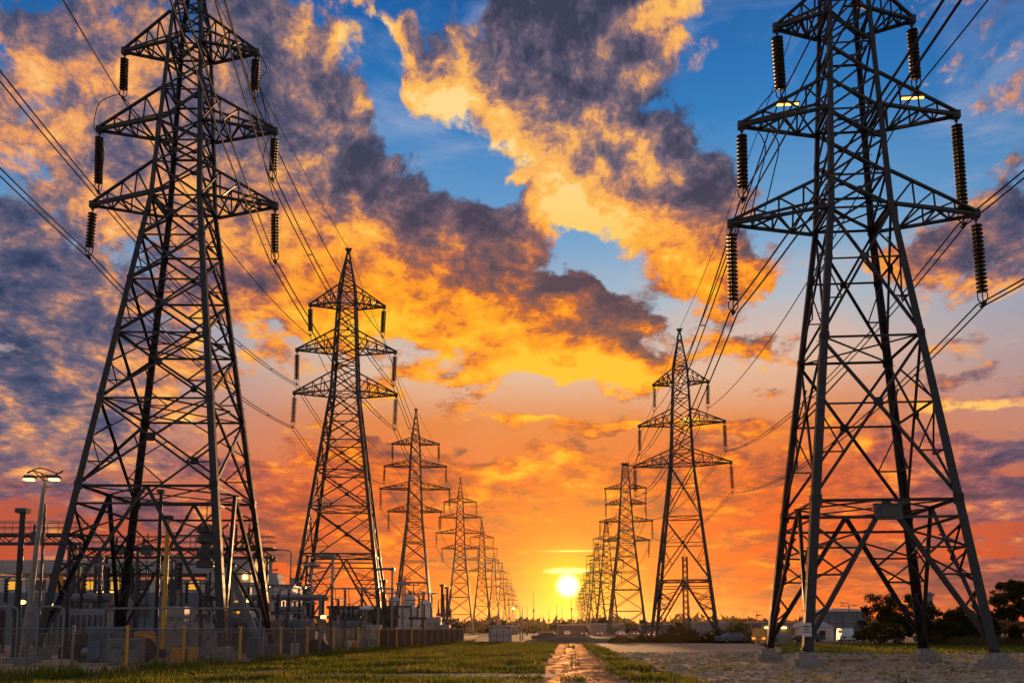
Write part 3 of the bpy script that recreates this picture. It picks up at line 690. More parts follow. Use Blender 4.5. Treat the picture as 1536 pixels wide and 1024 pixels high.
# slack jumper loops at the crossarm tips of the two big pylons
def loop(name, label, pts, r=.035):
    v = [Vector(p) for p in pts]; out = []
    for i in range(len(v)-1):
        p0, p1, p2, p3 = v[max(i-1,0)], v[i], v[i+1], v[min(i+2,len(v)-1)]
        for k in range(8):
            t = k/8; out.append(.5*((2*p1)+(p2-p0)*t+(2*p0-5*p1+4*p2-p3)*t*t+(3*p1-p0-3*p2+p3)*t**3))
    out.append(v[-1]); b = MB(); b.tube(out, r, 6); o = b.build(name, 'wire', None, True)
    return tag(o, label, 'jumper cable', 'slack jumper cables on the big pylons')
def local(row, p):
    x, y, yaw, sp, s = PYLONS[row][0]; c, n = math.cos(yaw), math.sin(yaw); p = [v*s for v in p]; return (x+p[0]*c-p[1]*n, y+p[0]*n+p[1]*c, p[2])
def jl(row, label, pts): loop('jumper_cable', label, [local(row, p) for p in pts])
jl('L', 'slack cable looping from the top outer insulator down to the middle crossarm, substation pylon', [(-5.4,0,43.4),(-6.6,-.6,42.2),(-6.9,-.6,40.2),(-6.6,-.2,40.5)])
jl('L', 'round cable loop hanging beside the top outer insulator of the substation pylon', [(-5.4,0,43.3),(-4.4,-.5,42.3),(-4.2,-.6,41.0),(-4.9,-.4,40.2),(-5.6,-.2,40.5)])
jl('L', 'long slack cable from the middle outer arm tip, substation pylon, trailing inward', [(-7,0,40),(-6.1,-.5,38.4),(-6.2,-.6,36.2),(-6.6,-.2,34.4)])
jl('L', 'slack cable bundle hanging from the top path-side crossarm, substation pylon', [(5.4,0,46.8),(5.2,-.5,44.6),(5.9,-.5,42.9),(6.2,-.3,40.6)])
jl('L', 'second slack cable hanging from the top path-side crossarm, a wider bow', [(5.4,0,46.8),(6.1,-.5,45.2),(5.6,-.6,43.8),(6.6,-.3,40.6)])
jl('L', 'slack cable between the middle and bottom path-side arm tips, substation pylon', [(6.4,0,40.2),(6.1,-.5,38.2),(6.5,-.6,36.4),(7.0,-.2,34.5)])
jl('R', 'slack cable joining the middle and bottom path-side arms of the gravel pylon', [(-6.0,0,35),(-5.4,-.6,33),(-5.9,-.7,30.8),(-6.4,-.3,28.6)])
jl('R', 'slack cable bowing inward under the middle path-side crossarm of the gravel pylon', [(-5.4,0,35),(-4.6,-.7,33.2),(-5.0,-.7,31),(-5.6,-.4,28.6)])
jl('R', 'slack cable from the top path-side insulator to the middle arm, gravel pylon', [(-4.4,0,37.4),(-5.0,-.5,36.6),(-5.6,-.5,35.9),(-6.0,-.3,35.4)])
jl('R', 'slack cable dropping from the top outer insulator to the middle outer arm, gravel pylon', [(4.5,0,37.5),(4.2,-.6,36.9),(4.0,-.6,36.2),(3.6,-.4,35.8)])
# ------------------------------------------------------------------ fence round the substation
def along(pts, step):
    out = []; carry = 0.
    for (x0, y0), (x1, y1) in zip(pts, pts[1:]):
        L = math.hypot(x1-x0, y1-y0); t = carry
        while t < L: out.append((x0+(x1-x0)*t/L, y0+(y1-y0)*t/L)); t += step
        carry = t-L
    return out
fence = thing('wire_fence', 'long wire mesh fence with grey posts, some tinted as sunlit, around the substation', 'fence', (-18.6,37.2,0))
def fp(x, y, z): return (x+18.6, y-37.2, z)
posts = along(FENCE, 2.9)
M['screen'] = material('dark_screen_cloth', (.012,.012,.014), (.022,.021,.023), .9, 0, .8)
M['mesh'] = material('mesh_wire', (.11,.105,.1), (.16,.155,.145), .45, .5, 2.)
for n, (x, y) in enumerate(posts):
    yl = n % 2 == 1 and y < 92  # alternate posts coloured yellow to stand in for low sun on them
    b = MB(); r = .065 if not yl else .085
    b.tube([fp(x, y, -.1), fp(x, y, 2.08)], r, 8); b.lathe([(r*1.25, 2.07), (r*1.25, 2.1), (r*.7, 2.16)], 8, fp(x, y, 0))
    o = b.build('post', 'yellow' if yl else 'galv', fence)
    if yl: o['label'] = 'fence post tinted yellow for low sunlight'
for (x0, y0), (x1, y1) in zip(posts, posts[1:]):
    L = math.hypot(x1-x0, y1-y0); b = MB()
    b.tube([fp(x0, y0, 2.0), fp(x1, y1, 2.0)], .03, 6); b.tube([fp(x0, y0, .12), fp(x1, y1, .12)], .02, 5); b.build('rail', 'galv', fence)
    b = MB(); st = .10 if y0 < 62 else .2; m = int(L/st); w = .0075
    for k in range(1, m):
        t = k/m; p = (x0+(x1-x0)*t, y0+(y1-y0)*t); b.bar(fp(*p, .1), fp(*p, 1.98), w*2, w)
    for k in range(1, 12):
        z = .12+k*.155; b.bar(fp(x0, y0, z), fp(x1, y1, z), w, w*2)
    b.build('mesh_panel', 'mesh', fence)
    if y0 > 78:
        b = MB(); dx, dy = (x1-x0)/L, (y1-y0)/L
        b.bar(fp(x0-dy*.07, y0+dx*.07, 1.0), fp(x1-dy*.07, y1+dx*.07, 1.0), .02, 1.85); b.build('screen', 'screen', fence)
# ------------------------------------------------------------------ floodlight mast
t = thing('floodlight_mast', 'tall grey mast with two lit floodlights under a wire hoop, by the fence', 'lamp post', (-26.3,48,0))
b = MB(); b.tube([(-.55,0,0), (.1,0,10.2)], .2, 10, .11); b.build('mast', 'galv', t)
b = MB(); b.bbox((-.55,0,.2), (.7,.7,.4)); b.build('base_plate', 'concrete', t)
b = MB(); ring = [(.1+.95*math.cos(a), .55*math.sin(a), 10.75+.12*math.sin(3*a)) for a in [k*math.pi/10 for k in range(21)]]
b.tube(ring, .035, 5, cap=False)
for a in (0, 2.1, 4.2): b.tube([(.1,0,10.2), (.1+.95*math.cos(a), .55*math.sin(a), 10.8)], .03, 5)
b.tube([(-.75,-.2,10.45), (.95,-.2,10.45)], .05, 6); b.build('hoop', 'wire', t)
for s in (-.62, .78):
    b = MB(); b.box((s,-.25,10.42), (.62,.45,.2), 0, .7); h = b.build('floodlight', 'darkgrey', t)
    b = MB(); b.bbox((s,-.3,10.28), (.5,.36,.12)); h2 = b.build('lens', 'lamp', h)
def post(name, label, loc, h, r, mat, cat='pole', top=None, lean=0., group=None):
    t = thing(name, label, cat, loc, 0, group)
    b = MB(); b.tube([(0,0,0), (lean,0,h)], r, 10, r*.8); b.build('shaft', mat, t)
    b = MB(); b.bbox((0,0,.15), (r*5,r*5,.3)); b.build('footing', 'concrete', t)
    if top == 'cap': b = MB(); b.bbox((lean,0,h+.1), (r*3.4,r*3,.28)); b.build('cap', 'darkgrey', t)
    if top == 'arm':
        b = MB(); b.tube([(lean,0,h), (lean-.2,0,h+.35), (lean-1.6,0,h+.5)], r*.7, 8); b.bbox((lean-1.9,0,h+.5), (.8,.35,.2)); b.build('arm', 'galv', t)
    return t
post('steel_pole', 'dark steel pole with a flat cap just behind the floodlight mast', (-29.6,52,0), 9, .2, 'steel', top='cap')
post('steel_pole', 'thin dark rod standing beside the floodlight mast', (-28.6,52.6,0), 9.6, .09, 'darkgrey')
post('yellow_pole', 'yellow painted pole standing between the legs of the big substation pylon', (-26.4,66,0), 10.4, .2, 'yellow', top='cap')
post('steel_pole', 'rust brown pipe column next to the yellow pole', (-27.2,66.5,0), 12.5, .17, 'steel', top='cap')
# ------------------------------------------------------------------ insulator stack used on the switchgear
def stack(b, x, y, z0, z1, r=.22, st=.26):
    n = max(2, int((z1-z0)/st)); st = (z1-z0)/n; prof = []
    for i in range(n):
        z = z0+i*st; prof += [(r*.5, z), (r, z+st*.35), (r*.95, z+st*.5), (r*.5, z+st*.6)]
    prof.append((r*.45, z1)); b.lathe(prof, 10, (x, y, 0))
def bus_support(label, loc, h, hs, group=None, head='plain', mat='galv', rz=0.):
    t = thing('bus_support', label, 'insulator post', loc, rz, group)
    b = MB(); b.lathe([(.26,0),(.26,.06),(.15,.1),(.15,h-.1),(.22,h-.08),(.22,h)], 10); b.build('column', mat, t)
    b = MB(); stack(b, 0, 0, h, h+hs); b.build('insulator_stack', 'panel' if head != 'plain' else 'porcelain', t, True)
    b = MB()
    if head == 'hook': b.tube([(0,0,h+hs), (0,0,h+hs+.35), (-1.2,0,h+hs+.4), (-2.0,0,h+hs+.3)], .16, 8); b.bbox((0,0,h+hs+.35), (.6,.5,.4))
    elif head == 'disc': b.lathe([(.3,h+hs),(.95,h+hs+.12),(.9,h+hs+.28),(.3,h+hs+.4),(.2,h+hs+.55)], 14)
    else: b.bbox((0,0,h+hs+.1), (.5,.3,.22)); b.tube([(-.6,0,h+hs+.18), (.6,0,h+hs+.18)], .06, 6)
    b.build('head', 'galv', t); return freeze(t)
G1 = 'insulator posts of the switchyard'
bus_support('pale column with a hooked arm head, in front of the second substation pylon', (-19.7,95,0), 6.6, 3.0, None, 'hook', 'grey')
bus_support('pale column with a wide disc head beside the hooked column', (-21.3,92,0), 5.6, 2.9, None, 'disc', 'grey')
bus_support('grey column with a short hooked arm right of the second substation pylon', (-15.2,110,0), 7, 2.2, None, 'hook', 'grey')
bus_support('grey column with a small disc head right of the second substation pylon', (-13.6,108,0), 5.2, 2.2, None, 'disc', 'grey')
proto = None
spots = [(-44,72,4.2),(-42,72,4.2),(-40,72,4.2),(-36.5,74,5),(-34.5,74,5),(-32.4,74,5),(-30,78,5.5),(-26,80,4),(-24.3,80,4),(-22.6,80,4),(-47,76,6),(-49,76,6),(-33,88,4.6),(-31,88,4.6),(-29,88,4.6),(-26.5,92,4.2),
         (-24,100,4.6),(-20,104,4.6),(-18,104,4.6),(-16,104,4.6),(-19,128,5),(-17,128,5),(-15,128,5),(-13,128,5),(-17,140,5),(-15,140,5),(-13,140,5),(-11,140,5),(-22,88,3.2),(-20.6,88,3.2),(-19.2,84,3.0),(-18,90,3.4)]
places = ['left end of the yard, foremost trio','middle of the foremost trio','right one of the foremost trio','first under the walkway','second under the walkway','third under the walkway','under the stacked breaker','beside the nearest pylon foot','second beside the nearest pylon foot','third beside the nearest pylon foot',
          'tall one below the walkway end','outermost tall one below the walkway end','first behind the transformers','second behind the transformers','third behind the transformers','at the pipe rack end','behind the hooked column','first ahead of the dark shed','second ahead of the dark shed','third ahead of the dark shed',
          'first of the row past the second pylon','second of the row past the second pylon','third of the row past the second pylon','last of the row past the second pylon','first of the farthest row','second of the farthest row','third of the farthest row','last of the farthest row','short one at the pipe rack','second short one at the pipe rack','short one near the fence','short one near the dark shed']
for (x, y, h), pl in zip(spots, places):
    lab = 'brown insulator post, ' + pl
    if proto is None: proto = bus_support(lab, (x, y, 0), 4.2, 1.9, G1)
    else: dup(proto, lab, (x, y, 0), rnd.uniform(-.5,.5), (1, 1, h/4.2), G1)
# ------------------------------------------------------------------ walkway gantries
def gantry(label, x0, x1, y, z, cols, rail=True):
    t = thing('walkway_gantry', label, 'gantry', (x0, y, 0)); L = x1-x0
    b = MB()
    for yy in (-.6, .6):
        for zz in (z-.75, z): b.bar((0,yy,zz), (L,yy,zz), .14, .18)
        n = int(L/1.1)
        for k in range(n): b.bar((L*k/n,yy,z-.75), (L*(k+1)/n,yy,z), .08) if k % 2 else b.bar((L*k/n,yy,z), (L*(k+1)/n,yy,z-.75), .08)
    for k in range(int(L/1.4)): b.bar((k*1.4,-.6,z), (k*1.4,.6,z), .1)
    b.build('truss', 'darkgrey', t)
    b = MB(); b.box((L/2,0,z+.14), (L,1.0,.07)); b.build('walkway', 'darkgrey', t)
    if rail:
        b = MB()
        for yy in (-.62, .62):
            for zz in (.7, 1.2): b.tube([(0,yy,z+zz), (L,yy,z+zz)], .04, 5)
            for k in range(int(L/1.6)+1): b.tube([(k*1.6,yy,z), (k*1.6,yy,z+1.2)], .04, 5)
        b.build('handrail', 'galv', t)
    for cx in cols:
        b = MB()
        for yy in (-.6, .6): b.bar((cx-x0-.2,yy,0), (cx-x0-.2,yy,z-.75), .2); b.bar((cx-x0+.2,yy,0), (cx-x0+.2,yy,z-.75), .2)
        for k in range(int(z)): b.bar((cx-x0-.2,-.6,k), (cx-x0+.2,.6,k+.9), .07); b.bar((cx-x0-.2,-.6,k), (cx-x0+.2,-.6,k+.9), .07)
        b.build('column', 'darkgrey', t)
    return t
gantry('high steel walkway running off behind the floodlight mast, upper of the two', -60, -38.6, 78, 10.4, (-57,-50,-39.5))
gantry('steel walkway with handrails passing behind the big substation pylon', -39.2, -22.0, 80, 9.3, (-38,-31,-23))
t = thing('pipe_rack', 'low horizontal grey pipe rack left of the second substation pylon', 'pipe rack', (-28.4,90,0))
b = MB(); b.tube([(0,0,5.3), (9.2,0,5.3)], .26, 10); b.tube([(0,.8,5.1), (9.2,.8,5.1)], .16, 8); b.build('pipe', 'grey', t)
for k in (.5, 4.5, 8.6):
    b = MB(); b.bar((k,-.3,0), (k,-.3,5.0), .28); b.bar((k,1.1,0), (k,1.1,5.0), .22); b.bar((k,-.6,5.0), (k,1.4,5.0), .2); b.build('trestle', 'grey', t)
# stacked breaker on the walkway
t = thing('circuit_breaker', 'dark stacked breaker drum standing on the walkway behind the pylon', 'breaker', (-28.4,80,9.5))
b = MB(); b.lathe([(.5,-1.9),(.8,-1.85),(.8,-1.3),(.55,-1.2),(.55,-.9),(.8,-.8),(.8,-.3),(.5,-.2),(.4,.2),(.4,.3),(.85,.45),(.85,.9),(.6,1.0),(.6,1.3),(.9,1.4),(.9,1.9),(.5,2.1),(.2,2.2)], 14); b.build('drum', 'darkgrey', t)
b = MB(); b.tube([(0,0,2.1), (.0,0,4.3)], .05, 6); b.build('rod', 'wire', t)
for k, x in enumerate((-25.6,-25.0,-24.4)):
    t = thing('surge_arrester', 'dark upright arrester rod on the walkway, %s of three' % ('first','second','third')[k], 'arrester', (x,80,9.5), 0, 'arresters on the walkway')
    b = MB(); stack(b, 0, 0, .1, 1.9, .17); b.build('housing', 'porcelain', t, True); b = MB(); b.bbox((0,0,.08), (.4,.4,.16)); b.tube([(0,0,1.9), (0,0,2.2)], .09, 6); b.build('terminal', 'galv', t)
# ------------------------------------------------------------------ transformers and cabinets
def transformer(label, loc, w, h, d, group='transformers of the switchyard'):
    t = thing('transformer', label, 'transformer', loc, 0, group)
    b = MB(); b.bbox((0,0,h/2+.3), (w,d,h), .06); b.box((0,0,.17), (w*1.1,d*1.1,.3)); b.build('tank', 'grey', t)
    for s in (-1, 1):
        b = MB()
        for k in range(9): b.box((s*(w/2+.35), -d/2+.2+k*(d-.4)/8, h*.5+.4), (.55,.07,h*.78))
        b.tube([(s*(w/2+.35),-d/2+.1,h*.86), (s*(w/2+.35),d/2-.1,h*.86)], .07, 6); b.build('radiator', 'galv', t)
    b = MB()
    for k in range(int(w/.45)): b.box((-w/2+.25+k*.45, -d/2-.16, h*.5+.3), (.06,.3,h*.7))
    b.build('front_fins', 'grey', t)
    b = MB(); b.tube([(-w*.42,d*.2,h+1.2), (w*.42,d*.2,h+1.2)], .38, 12); b.bar((-w*.3,d*.2,h+.3), (-w*.3,d*.2,h+1), .14); b.bar((w*.3,d*.2,h+.3), (w*.3,d*.2,h+1), .14); b.build('conservator', 'grey', t)
    for x in (-w*.32, 0, w*.32):
        b = MB(); stack(b, x, -d*.2, h+.3, h+1.9, .2, .2); b.tube([(x,-d*.2,h+1.9), (x,-d*.2,h+2.15)], .06, 6); b.build('bushing', 'porcelain', t, True)
    return t
transformer('big grey transformer with fins below the outer walkway, by the left edge', (-43.5,68,0), 5.2, 3.6, 2.6)
transformer('grey transformer between the floodlight mast and the pylon', (-34.5,70,0), 4.6, 3.3, 2.4)
transformer('grey transformer with three bushings at the path-side foot of the big pylon', (-22.6,74,0), 3.6, 2.7, 2.2)
transformer('grey transformer in front of the pipe rack', (-21.5,84,0), 3.4, 2.6, 2.2)
transformer('pale transformer beyond the pipe rack, ahead of the dark shed', (-18.3,98,0), 3.6, 2.6, 2.2)
def cabinet(label, loc, w, h, d, mat, group='equipment cabinets', rz=0.):
    t = thing('cabinet', label, 'cabinet', loc, rz, group)
    b = MB(); b.bbox((0,0,h/2+.12), (w,d,h), .04); b.box((0,0,.06), (w*.94,d*.94,.12)); b.build('housing', mat, t)
    b = MB(); b.bbox((0,0,h+.17), (w*1.06,d*1.1,.12), .05); b.build('lid', mat, t)
    for s in (-1, 1):
        b = MB(); b.box((s*w*.24,-d/2-.012,h/2+.14), (w*.44,.03,h*.88)); dd = b.build('door', mat, t)
        b = MB(); b.bar((s*.06,-d/2-.05,h*.45), (s*.06,-d/2-.05,h*.62), .035); b.build('handle', 'darkgrey', dd)
        b = MB()
        for k in range(5): b.box((s*w*.24,-d/2-.034,h*.75+k*.07), (w*.3,.012,.03))
        b.build('louvre', 'darkgrey', dd)
    return t
cabinet('grey slab cabinet just inside the fence, left of the pylon foot', (-21.4,48.5,0), 1.7, 1.25, 1.0, 'grey', rz=.12)
cabinet('pale blue-grey cabinet behind the grey slab cabinet', (-24.2,52,0), 1.7, 1.9, 1.0, 'blue')
cabinet('tall pale cabinet under the walkway, path side of the big pylon', (-24.6,70,0), 2.0, 3.4, 1.4, 'panel')
cabinet('second tall pale cabinet under the walkway, slimmer', (-27.6,72,0), 1.4, 3.6, 1.2, 'panel')
cabinet('orange faced cabinet between the pylon legs', (-25.3,60,0), 1.1, 1.6, .8, 'orange')
cabinet('small orange cabinet beside a pylon leg footing', (-23.9,57.5,0), .7, 1.3, .6, 'orange')
cabinet('blue cabinet with louvres inside the fence near the pylon front leg', (-17.6,60,0), 1.0, 1.2, .8, 'blue')
cabinet('dark cabinet against the fence beyond the nearest pylon', (-17.2,70,0), 1.8, 1.9, 1.0, 'darkgrey')
cabinet('pale cabinet in front of the dark shed', (-14.6,92,0), 1.6, 2.2, 1.0, 'panel')
cabinet('white box cabinet among the posts past the second pylon', (-14.2,120,0), 2.8, 4.6, 1.6, 'white')
cabinet('second white box cabinet past the second pylon, shorter', (-11.0,122,0), 2.2, 3.4, 1.6, 'panel')
cabinet('grey cabinet by the fence end', (-9.0,112,0), 2.0, 2.3, 1.2, 'grey')
cabinet('dark low cabinet at the left end of the fence', (-28,43,0), 2.4, 1.7, 1.2, 'darkgrey')
# ------------------------------------------------------------------ buildings of the yard
def wins(parent, n, x0, x1, y, z, w, h, mats):
    for k in range(n):
        x = x0+(x1-x0)*(k+.5)/n; b = MB()
        for s in (-1, 1): b.box((x+s*w/2, y, z), (.12,.1,h+.2)); b.box((x, y, z+s*(h/2+.04)), (w-.12,.1,.12))
        f = b.build('window', 'darkgrey', parent); b = MB(); b.box((x, y+.03, z), (w-.12,.03,h-.05)); b.build('pane', mats[k % len(mats)], f)
t = thing('switch_house', 'long pale switch house with an overhanging upper band and lit windows', 'building', (-66,110,0)); W = 31
b = MB(); b.box((W/2,4,3.3), (W,8,6.6)); b.build('lower_wall', 'blue', t)
b = MB(); b.box((W/2,4.3,7.45), (W,7.4,1.7)); b.build('upper_wall', 'white', t)
for x in (.3, 7, 14, 21, 27, W-.3):
    b = MB(); b.box((x,4.3,8.65), (.4,7,.7)); b.build('clerestory_post', 'darkgrey', t)
b = MB(); b.bbox((W/2-1.0,4,9.85), (W-4,8.6,1.7), .05); b.build('roof_band', 'panel', t)
wins(t, 9, .6, W-.6, .57, 7.5, 1.5, 1.1, ['litwin','glass','glass','litwin'])
wins(t, 7, 1.5, W-1.5, -.04, 4.3, 1.3, 1.5, ['glass'])
b = MB()
for k in range(24): b.box((.7+k*1.3,-.04,1.7), (.06,.05,3.2))
b.build('cladding_ribs', 'blue', t)
b = MB(); b.box((15,-.8,6.75), (4.4,1.6,.14)); cn = b.build('canopy', 'galv', t); b = MB(); b.box((15,-1.2,6.6), (2.9,.16,.12)); b.build('lit_tube', 'tube', cn)
for x in (8.2, 10.4):
    b = MB(); b.bbox((x,.3,7.7), (1.5,.5,2.2), .05); b.build('hoarding', 'orange', t)['label'] = 'orange panel on the upper wall'
t = thing('plant_block', 'pale square plant block behind the walkway and the big pylon', 'building', (-36.6,104,0))
b = MB(); b.box((2.6,3,5.2), (5.2,6,10.4)); b.build('wall', 'panel', t); b = MB(); b.bbox((2.6,3,10.5), (5.5,6.3,.35)); b.build('roof', 'white', t)
wins(t, 2, 1, 4.8, -.04, 4.6, 1.1, 1.6, ['litwin']); b = MB(); b.bbox((4.6,-.25,8.2), (.5,.3,.5)); b.build('wall_lamp', 'lamp', t)
b = MB(); b.box((2.6,-.06,1.2), (1.4,.06,2.4)); dd = b.build('door', 'blue', t); b = MB(); b.bar((3.1,-.13,1.1), (3.1,-.13,1.3), .05); b.build('handle', 'galv', dd)
t = thing('plant_block', 'lower white plant block with a stepped roof next to the pale square block', 'building', (-30.6,102,0))
b = MB(); b.box((2.4,3,3.4), (4.8,6,6.8)); b.build('wall', 'white', t); b = MB(); b.bbox((2.4,3,6.95), (5.0,6.2,.3)); b.bbox((1.3,3,7.9), (2.2,4,1.5)); b.build('roof', 'panel', t); wins(t, 2, .6, 4.2, -.04, 4.4, 1.0, 1.4, ['litwin','glass'])
t = thing('dark_shed', 'dark flat-roofed shed behind the second substation pylon', 'shed', (-25.5,121,0))
b = MB(); b.box((5.5,3,2.4), (11,6,4.8)); b.build('wall', 'darkgrey', t); b = MB(); b.bbox((5.5,3,5.0), (11.5,6.5,.4)); b.build('roof', 'darkgrey', t); wins(t, 4, 1, 10, -.04, 2.6, 1.2, 1.2, ['glass'])
b = MB(); b.box((9.9,-.05,1.2), (1.5,.06,2.4)); b.build('door', 'grey', t)
for k, (x, y, w, h) in enumerate([(-40.5,130,3.6,10.6),(-37.6,131,1.6,9.6),(-35.6,130,2.2,8.7),(-32.0,128,1.4,9.2)]):
    t = thing('vent_tower', ('broad pale vent tower between pylons, tallest','slim vent tower beside the tallest one','stubby pale vent tower with a cap','slim vent tower nearest the second substation pylon')[k], 'vent tower', (x,y,0), 0, 'vent towers behind the yard')
    b = MB(); b.bbox((0,0,h/2), (w,w,h), .08); b.build('shaft', 'panel', t); b = MB(); b.bbox((0,0,h+.1), (w*1.1,w*1.1,.3), .1); b.build('cap', 'grey', t)
for k, (x, y, h, r) in enumerate([(-14.6,124,6.8,.8),(-12.6,126,6.2,.75),(-16.8,124,6.6,.8)]):
    t = thing('storage_silo', 'pale upright silo past the second pylon, %s' % ('tallest of three','shortest of three','outermost of three')[k], 'silo', (x,y,0), 0, 'silos past the second pylon')
    b = MB(); b.lathe([(r,0),(r,h-.5),(r*.9,h-.2),(r*.3,h)], 16); b.build('shell', 'white', t, False)
    for z in (.8, h*.5, h-.8): b = MB(); b.lathe([(r+.01,z),(r+.05,z+.02),(r+.05,z+.12),(r+.01,z+.14)], 16); b.build('hoop', 'galv', t)
# slanted prop under the walkway
t = thing('slanted_prop', 'slanting grey strut propping the walkway end', 'strut', (-21.5,70,0)); b = MB(); b.bar((1.6,0,0), (-1.3,0,6.6), .5, .4, (0,1,0)); b.build('beam', 'grey', t); b = MB(); b.bbox((1.6,0,.15), (1.1,1.0,.3)); b.build('foot', 'concrete', t)
# tall pipe frames just inside the fence
def pipe_frame(label, x0, x1, y, z, group='pipe frames inside the fence'):
    t = thing('hoop_barrier', label, 'barrier', (x0,y,0), 0, group); L = x1-x0
    b = MB(); b.tube([(0,0,0), (0,0,z-.3), (.09,0,z-.09), (.3,0,z), (L-.3,0,z), (L-.09,0,z-.09), (L,0,z-.3), (L,0,0)], .055, 8); b.build('hoop', 'grey', t)
    b = MB(); b.tube([(.05,0,z*.55), (L-.05,0,z*.55)], .035, 6); b.build('crossbar', 'grey', t)
pipe_frame('pipe hoop frame at the left end inside the fence', -31, -26.7, 47, 3.2)
pipe_frame('narrow pipe hoop frame just right of the floodlight mast', -25.6, -24.2, 47, 3.2)
pipe_frame('wide pipe hoop frame behind the grey slab cabinet', -23.6, -17.6, 51, 3.2)
pipe_frame('pipe hoop frame right of the widest hoop', -20.2, -15.9, 55, 3.3)
pipe_frame('pipe hoop frame near the path-side pylon foot', -17.6, -15.6, 66, 3.2)
# wooden pole and slim masts
def wood_pole(label, loc, h):
    t = thing('utility_pole', label, 'pole', loc, 0, 'slim poles of the yard'); b = MB(); b.tube([(0,0,0),(0,0,h)], .14, 8, .1); b.build('shaft', 'bark', t)
    b = MB(); b.bar((-1,0,h-.5), (1,0,h-.5), .14); b.build('crossbar', 'bark', t)
    for x in (-.8, .8): b = MB(); stack(b, x, 0, h-.42, h-.1, .09, .12); b.build('insulator', 'porcelain', t, True)
wood_pole('dark utility pole with a crossbar between the first two substation pylons', (-33.5,120,0), 10.6)
wood_pole('dark utility pole beside the third substation pylon, left of the pair', (-18.5,150,0), 11)
wood_pole('dark utility pole beside the third substation pylon, right of the pair', (-17,150,0), 10)
for k, (x, y, h) in enumerate([(-27.3,95,11),(-38,90,12),(-45,90,10.5),(-12.2,118,7),(-33,84,9)]):
    post('lightning_mast', 'slim lightning rod ' + ('left of the second substation pylon','behind the walkway, tallest in the yard','between the floodlight mast and the pylon','near the fence end','behind the big pylon legs')[k], (x,y,0), h, .09, 'darkgrey', 'lightning rod', group='lightning rods of the yard')
post('lamp_post', 'grey lamp post with a curved arm left of the second substation pylon', (-26.6,104,0), 11, .11, 'galv', 'lamp post', 'arm')
# small clutter on the yard floor
def drum(label, loc, mat, h=.95, r=.32, group='drums in the yard'):
    t = thing('steel_drum', label, 'drum', loc, 0, group); b = MB(); b.lathe([(r,0),(r,h*.32),(r*1.05,h*.34),(r,h*.36),(r,h*.64),(r*1.05,h*.66),(r,h*.68),(r,h-.02),(r*.93,h),(r*.9,h-.03)], 14); b.build('body', mat, t)
    b = MB(); b.lathe([(.05,h-.03),(.05,h+.03)], 8, (r*.5,0,0)); b.build('bung', 'darkgrey', t)
for k, (x, y, mt, nm) in enumerate([(-19.6,51,'orange','orange drum beside the pylon front leg'),(-18.8,51.5,'yellow','yellow drum next to the orange one'),(-16.2,58,'blue','blue drum close to the fence'),(-20.6,54,'darkgrey','dark drum under the pylon'),(-16.4,66,'white','white drum inside the fence'),(-15.6,76,'blue','blue drum farther along the fence'),(-15.0,80,'white','white drum farther along the fence')]): drum(nm, (x,y,0), mt)
def reel(label, loc, r, w, rz=0.):
    t = thing('cable_reel', label, 'cable reel', loc, rz, 'cable reels in the yard')
    for s in (-1, 1):
        b = MB(); o = len(b.v); n = 20
        for y in (s*w/2-.05, s*w/2+.05): b.v += [(r*math.cos(2*math.pi*k/n), y, r+r*math.sin(2*math.pi*k/n)) for k in range(n)]
        b.f += [tuple(range(n)), tuple(range(2*n-1, n-1, -1))]+[(k, n+k, n+(k+1) % n, (k+1) % n) for k in range(n)]; b.build('flange', 'bark', t)
    b = MB(); b.tube([(0,-w/2,r), (0,w/2,r)], r*.6, 16); b.build('cable', 'rubber', t)
reel('wooden cable reel inside the fence under the pylon', (-22.2,52.5,0), .75, .8, .5); reel('smaller cable reel farther along the fence', (-15.4,69,0), .6, .7, 1.0); reel('cable reel at the foot of the plant', (-27.5,56,0), .85, .9, -.3)
def pump(label, loc, mat):
    t = thing('pump_unit', label, 'pump', loc, rnd.uniform(-.6,.6), 'pump units in the yard'); b = MB(); b.box((0,0,.1), (1.6,.8,.2)); b.build('skid', 'darkgrey', t)
    b = MB(); b.tube([(-.6,0,.6), (.2,0,.6)], .32, 12); b.tube([(.2,0,.6), (.5,0,.6)], .2, 10); b.build('motor', mat, t)
    b = MB(); b.tube([(.6,-.2,.55), (.6,.2,.55)], .35, 14); b.tube([(.6,0,.8), (.6,0,1.6), (.9,0,1.75)], .1, 8); b.build('casing', 'grey', t)
for k, (x, y, mt, nm) in enumerate([(-20.8,57,'blue','blue pump under the big pylon'),(-18.2,63,'galv','bare metal pump by the pylon foot'),(-16.3,72,'blue','blue pump behind the fence screen'),(-15.2,84,'orange','orange pump near the pipe rack'),(-25,52,'galv','bare metal pump by the wide pipe hoop'),(-14.2,88,'blue','blue pump near the hooked column')]): pump(nm, (x,y,0), mt)
post('work_lamp', 'short post with a lit orange lamp behind the fence screen', (-18.2,84,0), 3.0, .07, 'galv', 'lamp post'); 
b = MB(); b.bbox((0,0,3.15), (.45,.35,.3)); lm = b.build('lamp', 'lamp', bpy.data.objects['work_lamp'])
post('lamp_post', 'small lamp post with a mushroom hood behind the fence screen', (-14.4,86,0), 3.9, .08, 'galv', 'lamp post'); b = MB(); b.lathe([(.12,3.8),(.75,3.95),(.65,4.15),(.2,4.3)], 14); b.build('hood', 'white', bpy.data.objects['lamp_post.001'])

